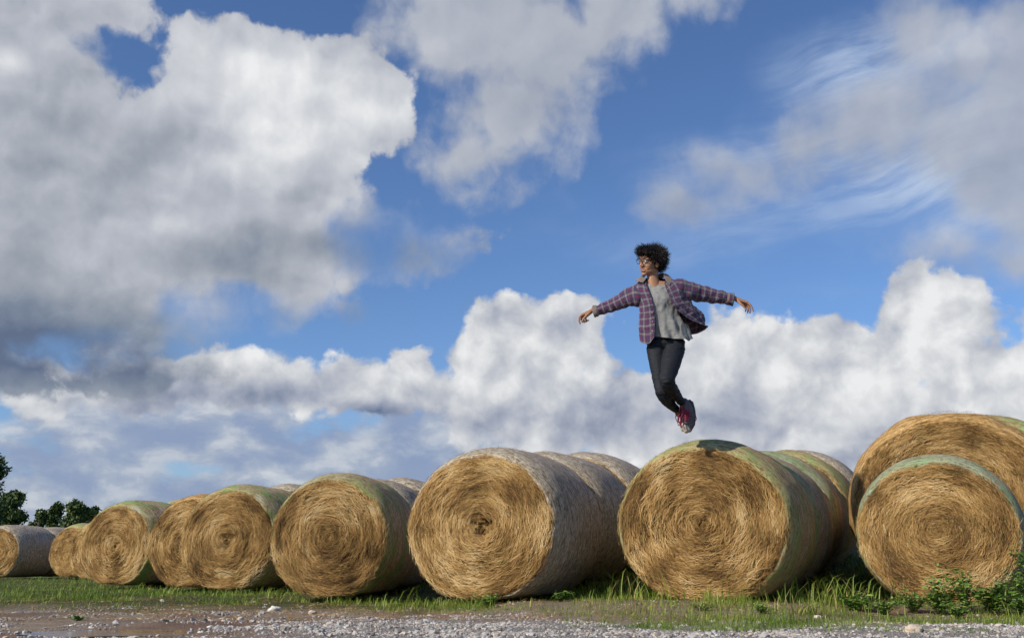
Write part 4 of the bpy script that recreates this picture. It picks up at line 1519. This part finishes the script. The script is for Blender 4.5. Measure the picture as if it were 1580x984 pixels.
# --- face details
for s_ in (-1, 1):
    cl = Clay(); hell(cl, (13.9, s_ * 6.1, 1.2), (3.2, 3.3, 2.3))
    v, f = np.concatenate(cl.V), np.concatenate(cl.F)
    e = add(local_mesh('eye', (v, f), M['eye']))
    c2 = Clay(); hell(c2, (16.2, s_ * 6.1 - 0.3, 1.1), (1.15, 1.5, 1.5))
    iris = local_mesh('iris', (np.concatenate(c2.V), np.concatenate(c2.F)), M['dark'])
    iris['_p'] = 1; iris.parent = e
    V, F = tube([tuple(hp(16.6, s_ * 2.6, 5.2)), tuple(hp(17.0, s_ * 6.0, 6.4)), tuple(hp(14.6, s_ * 10.0, 5.4))], [0.55, 0.75, 0.35], 6)
    add(local_mesh('eyebrow', (np.array(V), F), M['hair']))
    V, F = tube([tuple(hp(16.8, s_ * 3.2, 1.6)), tuple(hp(17.3, s_ * 6.1, 3.2)), tuple(hp(15.2, s_ * 9.4, 1.8))], [0.3, 0.45, 0.3], 6)
    add(local_mesh('upper_eyelid', (np.array(V), F), M['skin']))
cl = Clay()
hell(cl, (16.6, 0, -10.7), (1.9, 4.6, 1.1)); hell(cl, (16.3, 0, -14.4), (2.0, 4.0, 1.4))
add(cl.build('lips', M['lip'], None, 0.4, 3)[0])
cl = Clay(); hell(cl, (15.9, 0, -12.4), (2.0, 3.6, 1.2))
add(local_mesh('open_mouth', (np.concatenate(cl.V), np.concatenate(cl.F)), M['dark']))
cl = Clay(); hell(cl, (16.6, 0, -11.7), (1.5, 2.8, 0.6))
add(local_mesh('teeth', (np.concatenate(cl.V), np.concatenate(cl.F)), M['eye']))


def m_lens(k, b):
    tr = k.n('ShaderNodeBsdfTransparent'); gl = k.n('ShaderNodeBsdfGlossy'); gl.inputs['Roughness'].default_value = 0.02
    fr = k.n('ShaderNodeFresnel'); fr.inputs[0].default_value = 1.5
    mx = k.n('ShaderNodeMixShader')
    k.t.links.new(fr.outputs[0], mx.inputs[0]); k.t.links.new(tr.outputs[0], mx.inputs[1]); k.t.links.new(gl.outputs[0], mx.inputs[2])
    o = [n for n in k.t.nodes if n.type == 'OUTPUT_MATERIAL'][0]
    k.t.links.new(mx.outputs[0], o.inputs[0])


M['lens'] = material('spectacle_lens', m_lens)
GV, GF_ = [], []
lens_objs = []
for s_ in (-1, 1):
    loop = [tuple(hp(19.4 - 0.16 * abs(s_ * 6.6 + 5.4 * math.cos(a)) , s_ * 6.6 + 5.3 * math.cos(a), 1.2 + 4.2 * math.sin(a) - 0.4 * (math.sin(a) < -0.5))) for a in np.linspace(0, 2 * math.pi, 25)]
    v, f = tube(loop, [0.5] * 25, 6)
    GF_ += [tuple(q + len(GV) for q in ff) for ff in f]; GV += v
    v, f = tube([tuple(hp(17.6, s_ * 11.6, 2.8)), tuple(hp(10, s_ * 13.6, 2.6)), tuple(hp(-1, s_ * 15.6, 1.5))], [0.5, 0.45, 0.4], 6)
    GF_ += [tuple(q + len(GV) for q in ff) for ff in f]; GV += v
    lv = loop[:-1]
    lens_objs.append(local_mesh('lens', (np.array(lv), [tuple(range(24))]), M['lens'], False))
v, f = tube([tuple(hp(19.4, -1.6, 2.4)), tuple(hp(20.0, 0, 3.0)), tuple(hp(19.4, 1.6, 2.4))], [0.45] * 3, 6)
GF_ += [tuple(q + len(GV) for q in ff) for ff in f]; GV += v
glasses = add(local_mesh('glasses', (np.array(GV), GF_), M['dark']))
for l_ in lens_objs:
    l_.parent = glasses

# --- hair: a soft mass with thousands of short kinked locks
cl = Clay()
hell(cl, (-8.5, 0, 6.5), (19.5, 19.5, 17.5)); hell(cl, (7.5, 0, 15.5), (14, 15.5, 8.2)); hell(cl, (-14, 0, -4), (11, 16, 11.5))
hell(cl, (2, 12.5, 9), (8, 5.5, 8)); hell(cl, (2, -12.5, 9), (8, 5.5, 8))
hb = Clay(); hb.V, hb.F, hb.n = cl.V, cl.F, cl.n
ho, hco = hb.build('hair', M['hair'], None, 0.9, 4, wrinkle=lambda c: np.array([1.1 * mnoise.fractal(Vector(p) * 0.22, 1.0, 2.0, 3) for p in c]))
hme = ho.data
g = np.random.default_rng(12)
nl = 7500
pick = g.integers(0, len(hco), nl)
base = hco[pick]
cc = hp(-5, 0, 4)
out = base - cc; out /= np.linalg.norm(out, axis=1, keepdims=True)
L = (1.6 + 7.0 * g.random(nl) ** 2.6)[:, None]
side = np.cross(out, g.normal(0, 1, (nl, 3))); side /= np.linalg.norm(side, axis=1, keepdims=True)
kk = np.cross(out, side)
w = 0.22 * (0.6 + 0.8 * g.random((nl, 1)))
p = base - out * 0.8
pts = [p, p + out * L * 0.4 + side * L * 0.30, p + out * L * 0.75 - side * L * 0.18 + kk * L * 0.25, p + out * L * 1.05 + side * L * 0.25 * g.normal(0, 1, (nl, 1)) + kk * L * 0.2]
HV = np.stack([q + sgn * kk * w * ww for q, ww in zip(pts, (1, 1, 0.8, 0.4)) for sgn in (-1, 1)], 1).reshape(-1, 3)
b_ = np.arange(nl)[:, None] * 8
HFc = np.concatenate([b_ + np.array([[0, 1, 3, 2]]), b_ + np.array([[2, 3, 5, 4]]), b_ + np.array([[4, 5, 7, 6]])])
oldV = np.empty(len(hme.vertices) * 3, dtype=np.float32); hme.vertices.foreach_get('co', oldV)
oldF = [tuple(p_.vertices) for p_ in hme.polygons]
n_old = len(hme.vertices)
bpy.data.objects.remove(ho); bpy.data.meshes.remove(hme)
add(mesh_obj('hair', np.concatenate([oldV.reshape(-1, 3), to_world(HV)]), oldF + [tuple(q) for q in (HFc + n_old).tolist()], M['hair'], None, True))

# --- trousers
def denim_wrinkle(co):
    out = np.zeros(len(co))
    for i, p_ in enumerate(co):
        n_ = mnoise.fractal(Vector((p_[0] * 0.10, p_[1] * 0.08, p_[2] * 0.22)), 1.0, 2.0, 3)
        knee = math.exp(-((p_[2] + 590) / 22) ** 2) + 0.9 * math.exp(-((p_[2] + 536) / 10) ** 2) + 0.8 * math.exp(-((p_[2] + 620) / 12) ** 2)
        out[i] = n_ * (0.22 + 0.8 * knee)
    return out


cl = Clay()
for c, r in (((1027, 519, 0), (29, 14.5, 7)), ((1027, 528, 0), (30.5, 15.5, 12)), ((1014, 532, 5), (15, 14, 13)), ((1041, 532, 5), (16, 14, 13))):
    cl.ell(q3(c), r)
cl.limb([(1041, 538, -2, 16.5), (1036, 560, -25, 14.8), (1029, 586, -50, 12.0), (1031, 593, -45, 11.6), (1037, 602, -26, 10.4), (1045, 612, -8, 7.8), (1050.5, 619, 4, 6.4)])
cl.limb([(1012.5, 538, 0, 15.5), (1016, 565, -10, 13.8), (1022, 603, -25, 11.4), (1025, 611, -20, 11.0), (1030, 618, -2, 9.6), (1037, 626, 16, 7.4), (1042, 630, 26, 6.4)])
pants, _ = cl.build('trousers', M['denim'], None, 0.8, 7, wrinkle=denim_wrinkle)
add(pants)

# --- grey top
def ring(cx, y, rx, rd, cd=0.0, front=0.0, n=16, slope=0.0):
    out = []
    for i in range(n):
        a = 2 * math.pi * i / n
        x = cx + rx * math.sin(a)
        d = cd + rd * math.cos(a)
        out.append((x, y + front * max(0.0, -math.cos(a)) ** 1.5 + slope * math.sin(a), d))
    return out


def tee_fold(u, v):
    a = u * 2 * math.pi
    k1 = np.clip((v - 0.35) / 0.65, 0, 1)
    f = 1.5 * k1 ** 1.3 * np.sin(a * 7 + v * 5 + 1.0) + 0.9 * k1 * np.sin(a * 11 - v * 7)
    diag = 0.8 * np.sin((u * 18 + v * 14)) * np.exp(-((v - 0.55) / 0.25) ** 2)
    return f * 0.9 + diag * 0.7


tee = sheet('top', [ring(1010.5, 434, 14.5, 9, 1, 5.5), ring(1012, 436.5, 19, 11, 0, 7.5), ring(1014, 441, 26, 13, 0, 6), ring(1015, 450, 29, 16, 0, 2),
                    ring(1016.5, 462, 28.5, 19.5, -1), ring(1019, 476, 28, 18.5, -1), ring(1023, 490, 28, 17.5, -1), ring(1028, 504, 30.5, 18, -1),
                    ring(1032.5, 514, 31, 18.5, -1, 0.5, slope=1.5), ring(1034.5, 520.5, 31.5, 19, -1, 1.0, slope=3.0)],
            M['tee'], None, 140, 100, 0.5, 1.9, 3, True, fold=lambda u, v: -1.35 * tee_fold(u, v))
add(tee)
# the corner of the hem flying out at her left side
add(sheet('hem_corner', [[(1050, 500, -15), (1055, 500, -10), (1060, 501, -4), (1063, 503, 4)], [(1050, 510, -17), (1056, 509, -12), (1060, 512, -8), (1065, 511, 4)],
                         [(1053, 516, -18), (1057, 519, -13), (1061, 518, -10), (1065.5, 518, 2)], [(1057, 520, -17), (1060, 524, -13), (1063.5, 526, -9), (1066, 522, 0)]], M['tee'], None, 24, 24, 0.5, 0.6, 8))

# --- open plaid shirt
rows = [
    [(996, 434, -9), (991.5, 433, -4), (992, 431, 4), (1001, 429, 12), (1016, 429, 12), (1024, 430, 6), (1027, 432, -2), (1025, 436, -10)],
    [(999, 444, -16), (989, 441, -11), (978.5, 443, 0), (992, 437, 14), (1030, 434, 15), (1054, 434, 2), (1041, 436, -10), (1028, 446, -16)],
    [(1004, 456, -21), (993, 457, -17), (978.5, 458, 0), (994, 456, 16), (1035, 455, 17), (1063, 450, 3), (1049, 452, -14), (1032.5, 457, -21)],
    [(1008, 470, -23), (998, 472, -20), (986.5, 474, -2), (998, 473, 17), (1041, 472, 19), (1067, 465, 6), (1055, 467, -14), (1038, 470, -24)],
    [(1010, 488, -23.5), (998.5, 490, -21), (987.5, 491, -4), (998, 491, 17), (1047, 491, 23), (1080, 480, 16), (1071, 480, -2), (1055, 486, -19)],
    [(1010.5, 505, -24), (999, 509, -21), (987, 508, -5), (998, 507, 17), (1054, 506, 26), (1087, 494, 24), (1084, 492, 8), (1074, 496, -9)],
    [(1009.5, 520, -24), (1000, 530.5, -21), (988.5, 525, -5), (999, 518, 17), (1060, 517, 28), (1080, 513, 27), (1089, 507.5, 18), (1093, 503, 6)]]


def flannel_fold(u, v):
    k1 = np.clip((v - 0.3) / 0.7, 0, 1)
    return 1.1 * k1 * np.sin(u * 34 + v * 3) + 0.6 * np.sin(v * 14 + u * 20) * (u > 0.45)


shirt = sheet('plaid_shirt', rows, M['plaid'], None, 160, 100, 0.5, 2.3, 11, fold=flannel_fold)
add(shirt)


def sleeve_fold(sd_, amp=1.0):
    def f(u, v):
        a = u * 2 * math.pi
        return amp * (0.75 * np.sin(v * 26 + 2.2 * np.sin(a + sd_)) * (0.35 + 0.65 * np.cos(a + sd_) ** 2) + 0.45 * np.sin(v * 47 + 1.5 * np.cos(a * 2)) )
    return f


sl = tube_cloth('sleeve', [(997, 457, 0, 12, 10), (990, 457.5, 0, 16, 13), (981, 456.5, 2, 16.6, 13), (968, 460, 6, 13.6, 12), (954, 467, 12, 10.8, 10.8), (940, 472.5, 16, 9.4, 9.6), (927, 477.5, 18.5, 8.3, 8.5), (919, 479.5, 19.5, 7.6, 8.0)],
                M['plaid'], None, 56, 110, 0.9, 21, fold=sleeve_fold(0.5))
add(sl)
add(tube_cloth('cuff', [(921.5, 479.3, 19.2, 8.6, 8.8), (918.5, 480, 19.6, 8.9, 9.1), (915.8, 480.4, 20, 8.5, 8.7), (915.3, 480.5, 20, 6.4, 6.8), (917, 480, 20, 6.2, 6.6)], M['lining'], None, 48, 24, 0.35, 22, 0.4))
sr = tube_cloth('sleeve', [(1036, 448, 0, 12, 10), (1044, 447, 0, 15.5, 13), (1052, 446.5, 1, 16, 13), (1067, 449.5, 6, 14.2, 12.4), (1085, 453.5, 13, 12.2, 11.6), (1103, 457, 17, 10.9, 10.6), (1117, 459.6, 18.8, 9.6, 9.6), (1126, 461, 19.4, 8.4, 8.6)],
                M['plaid'], None, 56, 110, 0.9, 31, fold=sleeve_fold(2.5))
add(sr)
add(tube_cloth('cuff', [(1121, 460.6, 19, 9.2, 9.4), (1124.5, 461.2, 19.4, 9.6, 9.8)], M['lining'], None, 48, 10, 0.3, 33, 0.4))
add(tube_cloth('cuff', [(1124, 461.2, 19.4, 9.5, 9.7), (1128, 461.8, 19.6, 9.5, 9.7), (1132, 462.2, 19.8, 9.1, 9.3), (1132.6, 462.3, 19.8, 7.0, 7.2), (1130.5, 462, 19.8, 6.6, 6.9)], M['plaid'], None, 48, 26, 0.3, 34, 0.4))
# collar, its tan inside turned out
add(sheet('collar', [[(997, 430, -7), (991, 427, -2), (989, 426, 3), (996, 425, 11)], [(994, 434, -12), (987, 431, -9), (983, 430, -2), (992, 429, 12)], [(991.5, 436.5, -14), (984, 433.5, -12), (980, 432.5, -4), (990, 432, 13)]],
          M['lining'], None, 30, 20, 0.5, 0.4, 41))
add(sheet('collar', [[(1008, 426, 12), (1019, 422, 8), (1024, 422, 1), (1024, 427, -6)], [(1010, 429, 14), (1026, 423, 9), (1031, 425, 0), (1028, 433, -12)], [(1012, 433, 15), (1030, 427, 10), (1036, 430, -3), (1033.5, 440, -15)]],
          M['lining'], None, 30, 20, 0.5, 0.4, 42))
for i, (bx, by) in enumerate(((1007.6, 482), (1008.2, 496), (1008, 510))):
    c2 = Clay(); c2.ell(q3((bx - 1.6, by, -25.2)), (0.75, 0.4, 0.75))
    add(local_mesh('button', (np.concatenate(c2.V), np.concatenate(c2.F)), M['eye']))


# --- shoes: toes pointing down
def shoe(dx, dy, dd, rot):
    parts = {}
    T = lambda x, y, d: (1060 + (x - 1060) * math.cos(rot) - (y - 640) * math.sin(rot) + dx, 640 + (x - 1060) * math.sin(rot) + (y - 640) * math.cos(rot) + dy, d + dd)
    up = Clay()
    up.limb([T(1059, 622, 8) + (5.8,), T(1062, 630, 8) + (7.2,), T(1064, 642, 5) + (7.8,), T(1063.5, 652, 2) + (7.8,), T(1061, 660, 0) + (6.2,)])
    up.limb([T(1056, 628, 3) + (4.6,), T(1057, 640, -4) + (5.6,), T(1059, 650, -5) + (6.0,)])
    o, _ = up.build('shoe', M['shoe'], None, 0.6, 4)
    sb = Clay()
    sb.limb([T(1066.5, 622, 12) + (3.8,), T(1068.6, 632, 12) + (4.3,), T(1070.2, 643, 8) + (4.0,), T(1068.6, 654, 5) + (4.2,), T(1063.5, 663, 3) + (4.0,)])
    so, _ = sb.build('sole', M['sole'], o, 0.6, 3)
    tb = Clay()
    tb.limb([T(1058, 657, -2) + (5.4,), T(1061, 662, -1) + (5.4,)]); tb.limb([T(1055.5, 655, -1) + (4.0,), T(1059, 664, 0) + (4.4,)])
    to, _ = tb.build('toe_cap', M['toe'], o, 0.6, 3)
    to.parent = o; so.parent = o
    V, F = [], []

    def cord(pts, r=0.62):
        P_ = [q3(T(*q)) for q in pts]
        # smooth the cord
        Q = []
        for i in range(len(P_) - 1):
            a, b2, c, d = P_[max(i - 1, 0)], P_[i], P_[i + 1], P_[min(i + 2, len(P_) - 1)]
            for t in np.linspace(0, 1, 5, endpoint=False):
                Q.append(tuple(0.5 * (2 * b2 + (c - a) * t + (2 * a - 5 * b2 + 4 * c - d) * t * t + (3 * b2 - a - 3 * c + d) * t ** 3)))
        Q.append(tuple(P_[-1]))
        v, f = tube(Q, [r] * len(Q), 6)
        F.extend([tuple(q + len(V) for q in ff) for ff in f]); V.extend(v)
    for j in range(5):
        y = 633 + j * 3.6
        cord([(1052.5 + j * 0.3, y, -3.5 - j * 0.6), (1057.5, y + 1.6, -9.5 - j * 0.5), (1063.5, y + 1.2, -7.5 - j * 0.4)], 0.75)
        cord([(1053 + j * 0.3, y + 2.4, -4.5 - j * 0.6), (1058, y + 0.4, -10 - j * 0.5), (1063.5, y - 1.4, -7.3 - j * 0.4)], 0.75)
    cord([(1055, 636, -9), (1049, 638, -12), (1046.2, 645, -13), (1048, 652, -12), (1051, 654, -10), (1051.5, 646, -9), (1054.5, 638, -9)])
    cord([(1056, 636, -9), (1052, 641, -13), (1049.5, 650, -15), (1051, 659, -14), (1054, 655, -12), (1054.5, 645, -10), (1056, 638, -9)])
    cord([(1058, 637, -9), (1066, 637, -10), (1072, 640, -6), (1075, 646, -4), (1072, 648, -5), (1067, 641, -8)], 0.5)
    lo = local_mesh('laces', (np.array(V), F), M['lace'])
    lo.parent = o
    tg = Clay(); tg.limb([T(1055, 631, -2) + (3.4,), T(1058, 642, -6) + (3.8,)])
    tgo, _ = tg.build('tongue', M['lace'], o, 0.6, 2); tgo.parent = o
    return add(o)


shoe(0, 0, 0, 0.0)
shoe(-3.5, -2.5, 22, 0.04)

# hang everything on the person without moving it
minv = Matrix.Translation(person.location).inverted()
for o in person_children:
    o.parent = person
    o.matrix_parent_inverse = minv
